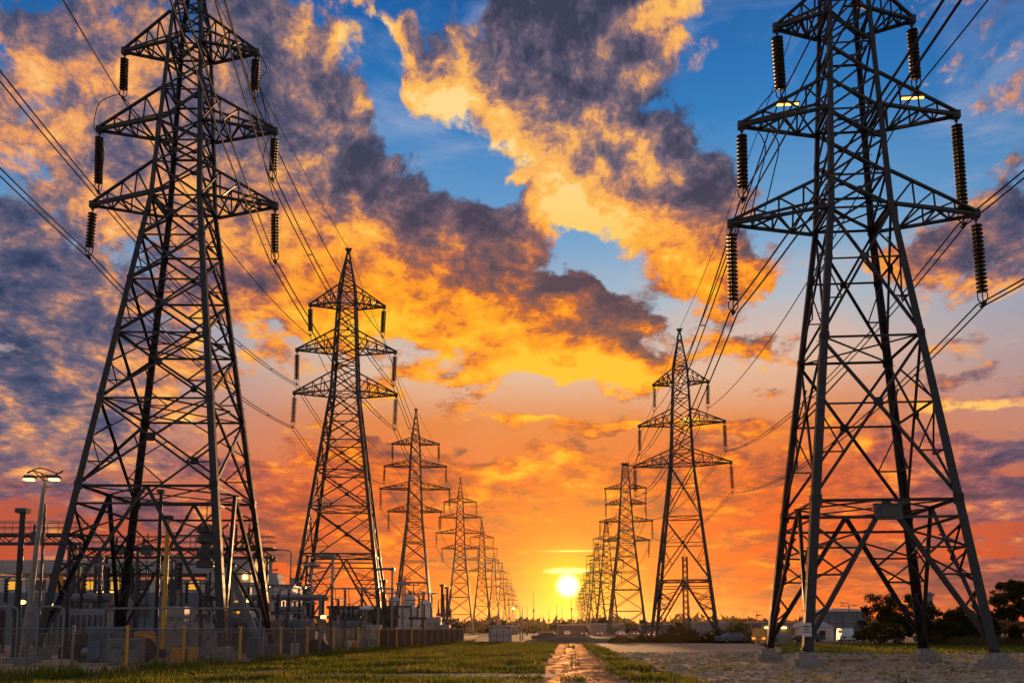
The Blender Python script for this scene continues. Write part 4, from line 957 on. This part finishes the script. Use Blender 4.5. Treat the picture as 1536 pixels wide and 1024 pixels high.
# ------------------------------------------------------------------ busbars, isolators and droppers over the yard
def busbar(label, p, q, drops, z2):
    t = thing('busbar', label, 'busbar', p, 0, 'busbars over the yard'); d = Vector(q)-Vector(p); b = MB(); b.tube([(0,0,0), tuple(d)], .09, 8); b.build('tube', 'galv', t)
    for k in range(drops):
        f = (k+.5)/drops; c = d*f; b = MB(); b.tube([c, c+Vector((.15,0,(z2-p[2])*.5)), c+Vector((0,0,z2-p[2]))], .035, 5); b.build('dropper', 'wire', t)
busbar('busbar tube over the foremost trio of insulator posts', (-46,72,6.3), (-38,72,6.3), 5, 3.0)
busbar('busbar tube over the posts under the walkway', (-38,74,7.4), (-30.5,74,7.4), 6, 3.2)
busbar('busbar tube beside the path-side pylon foot', (-27,80,6.0), (-20,80,6.0), 5, 2.4)
busbar('busbar tube behind the transformers', (-36,88,6.6), (-26,88,6.6), 6, 2.6)
busbar('busbar tube ahead of the dark shed', (-22,104,6.8), (-14,104,6.8), 5, 3.0)
busbar('busbar tube past the second pylon', (-20,128,7.2), (-11,128,7.2), 6, 3.6)
def isolator(label, loc, h, rz=0.):
    t = thing('isolator', label, 'isolator', loc, rz, 'isolators of the switchyard')
    b = MB(); b.bar((-.9,0,0), (-.9,0,h), .2); b.bar((.9,0,0), (.9,0,h), .2); b.bar((-1.3,0,h), (1.3,0,h), .26, .3); b.bar((-.9,0,.4), (.9,0,h-.3), .1); b.build('stand', 'darkgrey', t)
    for x in (-1.0, 0, 1.0): b = MB(); stack(b, x, 0, h+.1, h+1.8, .17, .22); b.build('insulator_stack', 'porcelain', t, True)
    b = MB(); b.bar((-1.0,0,h+1.9), (.1,0,h+1.9), .1); b.bar((.1,0,h+1.9), (1.0,0,h+2.5), .09); b.build('blade', 'galv', t)
    return freeze(t)
IS = None
for k, (x, y, h, nm) in enumerate([(-47,66,3.4,'leftmost, beside the dark capped pole'),(-40,66,3.2,'foremost, between the floodlight mast and the pylon'),(-37,84,5.2,'behind the upper walkway end'),(-33,84,5.4,'seen through the big pylon, left leg'),(-29,86,5.0,'seen through the big pylon, middle'),(-23.5,68,3.0,'under the slanted prop'),(-21.0,78,3.4,'by the path-side pylon foot'),
    (-19.6,90,3.2,'in front of the second pylon'),(-17.2,94,3.0,'right of the hooked column'),(-24.6,96,4.2,'behind the pipe rack'),(-16.0,114,3.6,'at the second pylon foot'),(-12.6,116,3.4,'near the white box cabinets'),(-51,74,5.6,'at the yard edge, left'),(-9.6,124,3.2,'at the end of the screened fence'),(-15.5,146,4.4,'in the farthest bay'),(-11.5,146,4.4,'in the farthest bay, path side')]):
    lab = 'three-stack isolator on a dark stand, '+nm
    if IS is None: IS = isolator(lab, (x,y,0), h)
    else: dup(IS, lab, (x,y,0), rnd.uniform(-.5,.5), (1,1,h/3.4), 'isolators of the switchyard')
for k, (x, y, h, r, mt, nm) in enumerate([(-34.8,68,8.2,.13,'steel','rust dark pipe left of the big pylon inner legs'),(-33.2,70,7.6,.1,'galv','bright thin pipe left of the big pylon inner legs'),(-31.2,72,8.6,.16,'darkgrey','dark pipe just left of the yellow pole'),(-23.2,72,7.2,.12,'galv','bright thin pipe right of the breaker'),(-30.2,90,9.4,.3,'panel','thick pale duct behind the yellow pole'),(-25.2,90,9.0,.34,'panel','thick pale duct right of the stacked breaker'),(-17.4,118,8.4,.2,'steel','rust dark pipe behind the second pylon'),(-10.8,134,8.6,.24,'darkgrey','dark pipe pair past the silos, first'),(-10.0,134,8.2,.24,'darkgrey','dark pipe pair past the silos, second')]):
    post('vent_pipe', 'upright '+nm, (x,y,0), h, r, mt, 'pipe', 'cap', group='upright pipes of the yard')
for k, (x, nm) in enumerate([(-55,'outer end'),(-47,'middle'),(-42.5,'beside the steel pole'),(-36,'behind the pylon left leg'),(-33.5,'left of the breaker')]):
    t = thing('drive_box', 'dark drive box mounted on the walkway, '+nm, 'box', (x, 77.2 if x < -40 else 79.2, 10.0 if x < -40 else 9.0), 0, 'drive boxes on the walkways')
    b = MB(); b.bbox((0,0,.2), (1.0,.5,.9)); b.build('housing', 'darkgrey', t); b = MB(); b.tube([(-.3,0,.6),(-.3,0,1.3)], .12, 8); b.build('bushing', 'porcelain', t)
for k, (x, y, rz, nm) in enumerate([(-24.6,60.5,.3,'beside the big pylon front foot'),(-27.8,58,-.4,'left of the yellow pole'),(-19.2,68,.2,'by the blue pump'),(-16.8,78,.1,'behind the dark screen'),(-30.5,60,.5,'in front of the transformers')]):
    t = thing('pallet_stack', 'stack of weathered pallets on the yard gravel, '+nm, 'pallets', (x,y,0), rz, 'pallet stacks in the yard')
    for j in range(4+k % 3):
        b = MB()
        for i in range(5): b.box((-.5+i*.25,0,.13+j*.15), (.16,1.1,.025))
        for i in (-.45, 0, .45): b.box((0,i,.06+j*.15), (1.15,.1,.1))
        b.build('pallet', 'bark', t)

for k, (x, y, h, nm) in enumerate([(-33.6,63,3.6,'in front of the transformers'),(-24.0,79,4.4,'by the path-side pylon foot'),(-17.6,101,3.4,'beside the dark shed'),(-39.5,70,4.0,'between the steel pole and the pylon')]):
    t = post('yard_lamp', 'short lamp post with a small lit orange lamp, '+nm, (x,y,0), h, .06, 'galv', 'lamp post', group='small lamps of the yard')
    b = MB(); b.lathe([(.1,h-.02),(.26,h+.05),(.3,h+.2),(.12,h+.32)], 12); b.build('lamp', 'lamp', t); b = MB(); b.lathe([(.34,h+.3),(.3,h+.36),(.05,h+.44)], 12); b.build('hood', 'darkgrey', t)
# ------------------------------------------------------------------ hills on the horizon
def ridge(name, y, pts, depth, mat):
    b = MB(); v = []; n = len(pts)
    for (x, z) in pts: v += [(x,y,-1),(x,y+depth*.4,z),(x,y+depth,z*.9),(x,y+depth*1.6,-1)]
    f = [(i*4+k, (i+1)*4+k, (i+1)*4+k+1, i*4+k+1) for i in range(n-1) for k in range(3)]
    b.add(v, f); return b.build(name, mat, kind='structure')
M['hill'] = material('hill_scrub', (.03,.032,.022), (.05,.048,.03), .95, 0, .01)
def hillline(x0, x1, h0, h1, amp, n, seed):
    r = random.Random(seed); return [(x0+(x1-x0)*k/n, h0+(h1-h0)*k/n+amp*(math.sin(k*.31+seed)+.6*math.sin(k*.83)+r.uniform(-.5,.5))) for k in range(n+1)]
ridge('hills', 2300, hillline(-2600, 2800, 9, 21, 1.6, 120, 3), 500, 'hill')
# a wood far off along the foot of the hills: reads as one dark mass
def crowns(name, rows, mat):
    V = []; F = []; o = 0
    for (x, y, w, h) in rows:
        m = 90; th = rng.random(m)*2*np.pi; rr = np.sqrt(rng.random(m))*w/2; zz = h*(.15+.85*rng.random(m))*(1-.45*(rr/(w/2))**2)
        c = np.stack([x+rr*np.cos(th), y+rr*np.sin(th), zz], 1); s = w*.12*(.6+.8*rng.random(m))
        q = rng.normal(0, 1, (m, 3, 3))*s[:, None, None]+c[:, None]; q[..., 2] = np.maximum(q[..., 2], 0)
        V.append(q.reshape(-1, 3)); F.append(np.arange(m*3).reshape(-1, 3)+o); o += m*3
    return numpy_mesh(name, np.concatenate(V), np.concatenate(F), mat, 'stuff')
leaf_mat('far_leaf', (.022,.026,.014), (.03,.032,.016), (.04,.036,.018), .05, .25)
crowns('woods', [(x+rnd.uniform(-8,8), 900+rnd.uniform(-60,60), 26, rnd.uniform(6,13)) for x in range(-460, 760, 11)], 'far_leaf')
crowns('undergrowth', [(x+rnd.uniform(-3,3), 430+rnd.uniform(-25,25), 12, rnd.uniform(2.2,4.4)) for x in range(-70, 330, 6)], 'far_leaf')
# ------------------------------------------------------------------ near trees
leaf_mat('leaf_dark', (.030,.042,.014), (.042,.055,.018), (.055,.06,.022), .5, .3)
def tree(label, loc, w, h, seed, group='dark trees beyond the gravel yard', n=9000, trunk=.22):
    r = np.random.default_rng(seed); t = thing('broadleaf_tree', label, 'tree', loc, 0, group)
    b = MB(); b.tube([(0,0,-.1), (.05,0,h*.3), (.1,.05,h*.6)], trunk, 8, trunk*.5); tips = []
    for k in range(9):
        a = k*2.4+r.random(); z = h*(.12+.05*k); d = w*(.28+.16*r.random()); p = [(0.03,0,z), (math.cos(a)*d*.5, math.sin(a)*d*.5, z+h*.14), (math.cos(a)*d, math.sin(a)*d, z+h*.26)]
        b.tube(p, trunk*.45, 6, trunk*.12); tips.append(p[2])
    b.build('trunk', 'bark', t)
    cl = []
    for k in range(70):
        a = r.random()*2*np.pi; u = r.random(); rad = w/2*(.3+.72*np.sqrt(r.random())); z = h*(.12+.82*u); rad *= math.sqrt(max(.08, 1-abs((z/h-.42)/.62)**2.4))
        cl.append((math.cos(a)*rad, math.sin(a)*rad, z, w*(.045+.065*r.random()**1.5)))
    cl += [(p[0], p[1], p[2], w*.07) for p in tips]
    cl = np.array(cl); idx = r.integers(0, len(cl), n); c = cl[idx]; d = r.normal(0, 1, (n, 3)); d /= np.linalg.norm(d, axis=1)[:, None]
    pos = c[:, :3]+d*(c[:, 3]*r.random(n)**.45)[:, None]*np.array([1,1,.85]); pos[:, 2] = np.maximum(pos[:, 2], .15)
    s = (.10+.12*r.random(n))*(h/6)**.4; A = r.normal(0, 1, (n, 3)); A /= np.linalg.norm(A, axis=1)[:, None]; B = np.cross(A, r.normal(0, 1, (n, 3))); B /= np.linalg.norm(B, axis=1)[:, None]
    v = np.stack([pos-A*s[:, None], pos+B*s[:, None]*.5, pos+A*s[:, None], pos-B*s[:, None]*.5], 1).reshape(-1, 3)
    o = numpy_mesh('crown', v, np.arange(n*4).reshape(-1, 4), 'leaf_dark'); o.parent = t; return t
tree('wide round dark tree right behind the blue shed, gap in the pylon legs', (46.8,106,0), 9.2, 6.2, 1, n=13000)
tree('dark bushy tree seen behind the far legs of the gravel pylon', (53.2,108,0), 7.0, 5.0, 2)
tree('rounded dark tree standing between the pylon legs and the tall edge tree', (58.0,110,0), 6.4, 4.9, 3)
tree('tall dark tree at the right edge of the picture', (58.2,97,0), 9.6, 7.8, 4, n=13000)
tree('low dark shrub tree filling the gap before the edge tree', (54.6,103,0), 4.0, 2.6, 5, n=4000, trunk=.1)
tree('low dark shrub at the foot of the wide round tree', (50.4,103,0), 4.2, 2.8, 6, n=4000, trunk=.1)
def bush(label, loc, w, h, seed, group='low bushes around the second gravel pylon', n=2500, mat='leaf_dark'):
    r = np.random.default_rng(seed); t = thing('bush', label, 'bush', loc, 0, group)
    b = MB()
    for k in range(5): a = k*1.26; b.tube([(0,0,-.05), (math.cos(a)*w*.15, math.sin(a)*w*.15, h*.4), (math.cos(a)*w*.3, math.sin(a)*w*.3, h*.7)], .05, 5, .02)
    b.build('stems', 'bark', t)
    a = r.random(n)*6.283; rr = np.sqrt(r.random(n)); z = r.random(n)*h*np.sqrt(np.maximum(.05, 1-rr**2))*(.8+.4*np.sin(a*3+seed)**2)
    pos = np.stack([np.cos(a)*rr*w/2, np.sin(a)*rr*w*.3, z+.05], 1); s = .09+.09*r.random(n)
    A = r.normal(0, 1, (n, 3)); A /= np.linalg.norm(A, axis=1)[:, None]; B = np.cross(A, r.normal(0, 1, (n, 3))); B /= np.linalg.norm(B, axis=1)[:, None]
    v = np.stack([pos-A*s[:, None], pos+B*s[:, None]*.5, pos+A*s[:, None], pos-B*s[:, None]*.5], 1).reshape(-1, 3)
    o = numpy_mesh('foliage', v, np.arange(n*4).reshape(-1, 4), mat); o.parent = t
leaf_mat('leaf_mid', (.055,.07,.02), (.08,.085,.026), (.11,.09,.035), .4, .35)
for k, (x, y, w, h, m) in enumerate([(22.5,126,4.5,1.5,'leaf_mid'),(25.8,127,4.8,1.9,'leaf_mid'),(29.5,126,5,1.8,'leaf_mid'),(33,127,4.6,1.4,'leaf_mid'),(19.4,128,3.6,1.1,'leaf_mid'),(28.8,150,5.0,3.4,'leaf_dark'),(44,170,6,3.6,'leaf_dark'),(15.5,124,3.6,.9,'leaf_mid')]):
    bush(('first low bush before the second gravel pylon','second low bush before the second gravel pylon','third, widest low bush before the second gravel pylon','last low bush of the hedge, by the far leg','small low bush on the track side of the hedge','round dark bush behind the hedge','big dark bush beyond the parked vehicles','flat bush by the end of the wet track')[k], (x,y,0), w, h, 20+k, mat=m)
# ------------------------------------------------------------------ sheds on the right
t = thing('blue_shed', 'blue-grey metal shed with a pale low roof beside the dark trees', 'shed', (54.2,150,0))
b = MB(); b.box((3.4,4,2.6), (6.8,8,5.0)); b.build('wall', 'blue', t)
b = MB(); v = [(-.2,-.3,5.0),(7.0,-.3,5.0),(7.0,8.3,5.0),(-.2,8.3,5.0),(1.2,-.3,5.55),(5,-.3,5.45),(5,8.3,5.45),(1.2,8.3,5.55)]
b.add(v, [(3,2,1,0),(0,1,5,4),(1,2,6,5),(2,3,7,6),(3,0,4,7),(4,5,6,7)]); b.build('roof', 'white', t)
b = MB()
for k in range(6): b.box((.4+k*1.2,-.04,2.6), (.09,.07,4.9))
for z in (1.4, 3.0): b.box((3.4,-.03,z), (6.7,.05,.08))
b.build('cladding_rails', 'darkgrey', t); b = MB(); b.box((5.6,-.06,1.3), (1.6,.06,2.4)); b.build('door', 'darkgrey', t)
t = thing('white_shed', 'small white gabled shed in front of the blue shed', 'shed', (46.2,140,0))
b = MB(); b.add([(0,0,0),(5.4,0,0),(5.4,5,0),(0,5,0),(0,0,2.3),(5.4,0,2.3),(5.4,5,2.3),(0,5,2.3)], [(3,2,1,0),(0,1,5,4),(1,2,6,5),(2,3,7,6),(3,0,4,7)])
b.build('wall', 'white', t)
b = MB(); b.add([(-.2,-.2,2.25),(5.6,-.2,2.25),(5.6,5.2,2.25),(-.2,5.2,2.25),(1.4,1.2,3.3),(4,1.2,3.3),(4,3.8,3.3),(1.4,3.8,3.3)], [(3,2,1,0),(0,1,5,4),(1,2,6,5),(2,3,7,6),(3,0,4,7),(4,5,6,7)]); b.build('roof', 'panel', t)
b = MB(); b.box((1.0,-.05,1.0), (1.2,.06,2.0)); b.build('door', 'grey', t)
b = MB(); b.box((3.6,-.05,1.35), (1.0,.06,.8)); f = b.build('window', 'darkgrey', t); b = MB(); b.box((3.6,-.09,1.35), (.8,.03,.6)); b.build('pane', 'glass', f)
t = thing('brick_annex', 'low tan annex with two lit lamps left of the white shed', 'shed', (40.6,142,0))
b = MB(); b.box((2.5,2,1.3), (5,4,2.6)); b.build('wall', 'concrete', t); b = MB(); b.bbox((2.5,2,2.7), (5.4,4.4,.25)); b.build('roof', 'blue', t)
for x in (1.0, 3.6): b = MB(); b.bbox((x,-.2,2.2), (.9,.3,.25)); b.build('wall_lamp', 'lamp', t)
# ------------------------------------------------------------------ poles and masts along the horizon
def street_lamp(label, loc, h, lit=True, arms=1, group='street lamps in the distance'):
    t = thing('street_lamp', label, 'street lamp', loc, 0, group); b = MB(); b.tube([(0,0,0),(0,0,h)], .12, 8, .07); b.build('shaft', 'galv', t)
    for s in ((-1,) if arms == 1 else (-1, 1)):
        b = MB(); b.tube([(0,0,h-.1),(s*.5,0,h+.15),(s*1.0,0,h+.15)], .06, 6); b.bbox((s*1.15,0,h+.15), (.6,.3,.18)); hd = b.build('head', 'galv', t)
        if lit: b = MB(); b.lathe([(.1,h-.28),(.3,h-.15),(.32,h),(.2,h+.06)], 12, (s*1.15,0,0)); b.build('globe', 'lamp', hd)
street_lamp('lit orange street lamp near the white container, left of the sun', (1.4,150,0), 5.6)
street_lamp('unlit street lamp beside the lit orange one', (1.9,158,0), 6, False)
street_lamp('double-armed street lamp above the far hill, left of the sheds', (80,300,0), 8.6, False, 2); street_lamp('second double-armed street lamp near the hill, thinner', (87,310,0), 8.2, False, 2)
street_lamp('double-armed street lamp behind the blue shed', (62,160,0), 6.1, False, 2); street_lamp('single street lamp in front of the blue shed', (56.6,146,0), 6.2, False)
for k, (x, y, h) in enumerate([(8.2,330,16),(14,330,9.5),(19.5,380,13),(23,400,12),(26,380,19),(4.5,260,9),(60,260,9),(47,230,8)]):
    t = thing('antenna_mast', ('tall thin mast left of the sun','short thin mast left of the sun','thin mast just below the sun','second thin mast just below the sun','thin mast right below the sun, tallest','dark mast near the lit street lamp','thin mast behind the second gravel pylon','short mast behind the hedge')[k], 'mast', (x,y,0), 0, 'thin masts on the horizon')
    b = MB(); b.tube([(0,0,0),(0,0,h*.55)], .2, 6, .16); b.tube([(0,0,h*.55),(0,0,h)], .09, 6, .05); b.build('shaft', 'steel_far', t); b = MB(); b.bbox((0,0,h*.56), (.7,.5,.9)); b.build('aerial', 'steel_far', t)
t = thing('lattice_mast', 'slim square lattice mast with a dish seen through the second gravel pylon', 'mast', (58,290,0)); b = MB()
for sx, sy in CORN: b.bar((sx*.8,sy*.8,0), (sx*.7,sy*.7,26), .22)
for k in range(13):
    for sy in (-1, 1):
        b.bar((-.8,sy*.8,k*2), (.8,sy*.8,k*2+2), .13); b.bar((.8,sy*.8,k*2), (-.8,sy*.8,k*2+2), .13); b.bar((sy*.8,-.8,k*2), (sy*.8,.8,k*2+2), .13)
b.build('lattice', 'steel_far', t); b = MB(); b.lathe([(.9,15.6),(1.5,16.4),(1.2,17.4),(.4,17.9)], 12); b.build('dish_housing', 'darkgrey', t); b = MB(); b.bar((-1.2,0,26), (1.2,0,26), .2); b.bar((0,0,26),(0,0,27.4),.14); b.build('head_frame', 'steel_far', t)
# ------------------------------------------------------------------ container, mound, vehicles
t = thing('container', 'pale container standing at the far end of the fence', 'container', (-3.3,131,0))
b = MB(); b.bbox((1.5,1.2,1.05), (3.4,2.4,1.9), .03); b.build('box', 'panel', t); b = MB()
for k in range(4): b.box((.0+k*1.0,-.04,1.05), (.07,.06,1.8))
b.box((1.5,-.05,1.05), (3.2,.05,.07)); b.build('ribs', 'darkgrey', t); b = MB(); b.box((3.23,1.2,1.0), (.06,2.2,1.8)); b.build('door', 'grey', t)
bm = MB(); prof = []
n = 24
for i in range(n+1):
    for j in range(7):
        u = i/n; v = j/6; x = 2+u*26; hh = (.9*math.exp(-((u-.25)/.22)**2)+.6*math.exp(-((u-.7)/.25)**2)+.08*math.sin(i*1.7))*math.sin(math.pi*v); bm.v.append((x, 128+v*9+.4*math.sin(i), max(hh, 0)+.01 if 0 < j < 6 else -.05))
bm.f = [(i*7+j, (i+1)*7+j, (i+1)*7+j+1, i*7+j+1) for i in range(n) for j in range(6)]
bm.build('earth_bank', 'dirt', None, True, 'structure')
def car(label, loc, rz, mat, lit=False, van=False, group='vehicles parked in the distance'):
    t = thing('parked_car', label, 'van' if van else 'car', loc, rz, group); L, W, H = (4.6, 1.8, 1.45) if not van else (5.0, 1.95, 2.1)
    side = [(-L/2,.35),(-L/2,.85),(-L/2+.1,.95),(-L*.28,1.0),(-L*.16,H),(L*.22,H),(L*.40,.98),(L/2,.9),(L/2,.35)] if not van else [(-L/2,.35),(-L/2,1.0),(-L*.42,1.1),(-L*.30,H),(L*.47,H),(L/2,H-.2),(L/2,.35)]
    b = MB(); n = len(side); v = [(x, s*W/2*(.86 if z > 1.05 else 1), z) for s in (-1, 1) for x, z in side]
    b.add(v, [tuple(range(n)), tuple(range(2*n-1, n-1, -1))]+[(k, n+k, n+(k+1) % n, (k+1) % n) for k in range(n)]); b.build('body', mat, t)
    b = MB()
    for s in (-1, 1): b.box((.0, s*W*.452, 1.2 if not van else 1.6), (L*.36, .04, .28 if not van else .4))
    b.build('side_glass', 'glass', t)
    for x in (-L*.31, L*.31):
        for s in (-1, 1): b = MB(); b.tube([(x,s*W*.40,.32),(x,s*W*.51,.32)], .32, 14); w = b.build('wheel', 'rubber', t); b = MB(); b.tube([(x,s*W*.50,.32),(x,s*W*.52,.32)], .18, 10); b.build('rim', 'galv', w)
    for s in (-1, 1): b = MB(); b.bbox((-L/2-.02,s*W*.34,.72), (.12,.42,.24)); b.build('headlight', 'headlight' if lit else 'glass', t)
    return t
car('orange van with its lamps lit by the gravel yard edge', (34.6,122,0), R(72), 'orange', True, True)
car('blue car parked beside the orange van', (31.2,124,0), R(20), 'blue')
car('grey car parked behind the orange van', (38.2,132,0), R(10), 'grey')
car('dark car parked in front of the white shed', (45.6,134,0), R(-8), 'darkgrey'); car('white pickup-like car parked between the two sheds', (52.4,137,0), R(80), 'white', False, True)
car('dark car parked by the end of the wet track', (5.6,146,0), R(4), 'darkgrey')
lots = [(12,262),(17,268),(21.5,255),(27,262),(31,250),(36,258),(40.5,246),(33.5,205),(36.6,206),(39,200),(61,262),(66,250)]
nm = ['nearest the track end','second from the track end','third from the track end','fourth from the track end','left of the third gravel pylon','right of the third gravel pylon','behind the hedge, lit pair','behind the hedge, first of a trio','behind the hedge, middle of a trio','behind the hedge, last of a trio','far behind the parked vehicles','far behind the annex']
for (x, y), q in zip(lots, nm): car('distant car added to carry an orange horizon glow, '+q, (x,y,0), R(80+rnd.uniform(-25,25)), rnd.choice(['grey','darkgrey','white','blue']), True, group='cars added for orange spots on the horizon')  # cars and their glowing headlights are made up for orange spots on the horizon
for k, (x, y, w, h) in enumerate([(20,290,9,3.2),(33,300,12,3.6),(48,290,10,3.4),(68,300,14,4.2),(86,290,12,4),(-2,300,8,3)]):
    t = thing('low_depot', 'low dark depot building far off, '+('left of the sun track','below the sun','behind the hedge','behind the second gravel pylon','left of the annex','behind the container')[k], 'building', (x,y,0), 0, 'low depots on the horizon')
    b = MB(); b.box((0,4,h/2), (w,8,h)); b.build('wall', 'grey' if k % 2 else 'darkgrey', t); b = MB(); b.bbox((0,4,h+.15), (w+.6,8.6,.35)); b.build('roof', 'panel', t); b = MB(); b.box((w*.2,-.05,1.2), (2.2,.08,2.4)); b.build('door', 'darkgrey', t)
t = thing('chimney_stack', 'grey pipe chimney with a cap rising above the trees', 'chimney', (62.5,130,0)); b = MB(); b.tube([(0,0,0),(0,0,6.9)], .5, 12, .45); b.build('flue', 'galv', t); b = MB(); b.lathe([(.5,6.9),(.75,7.0),(.75,7.2),(.2,7.5)], 12); b.build('cap', 'galv', t)
# ------------------------------------------------------------------ evening haze
b = MB(); b.box((100, 1600, 33), (5800, 3700, 68)); hz = bpy.data.materials.new('haze'); hz.use_nodes = True; t = hz.node_tree; t.nodes.clear(); N = NT(t)
pv = N.n('ShaderNodeVolumePrincipled'); pv.inputs['Color'].default_value = (.97,.80,.58,1); pv.inputs['Density'].default_value = .00002; pv.inputs['Anisotropy'].default_value = .8
t.links.new(pv.outputs[0], N.n('ShaderNodeOutputMaterial').inputs['Volume']); b.build('haze', hz, None, False, 'stuff')
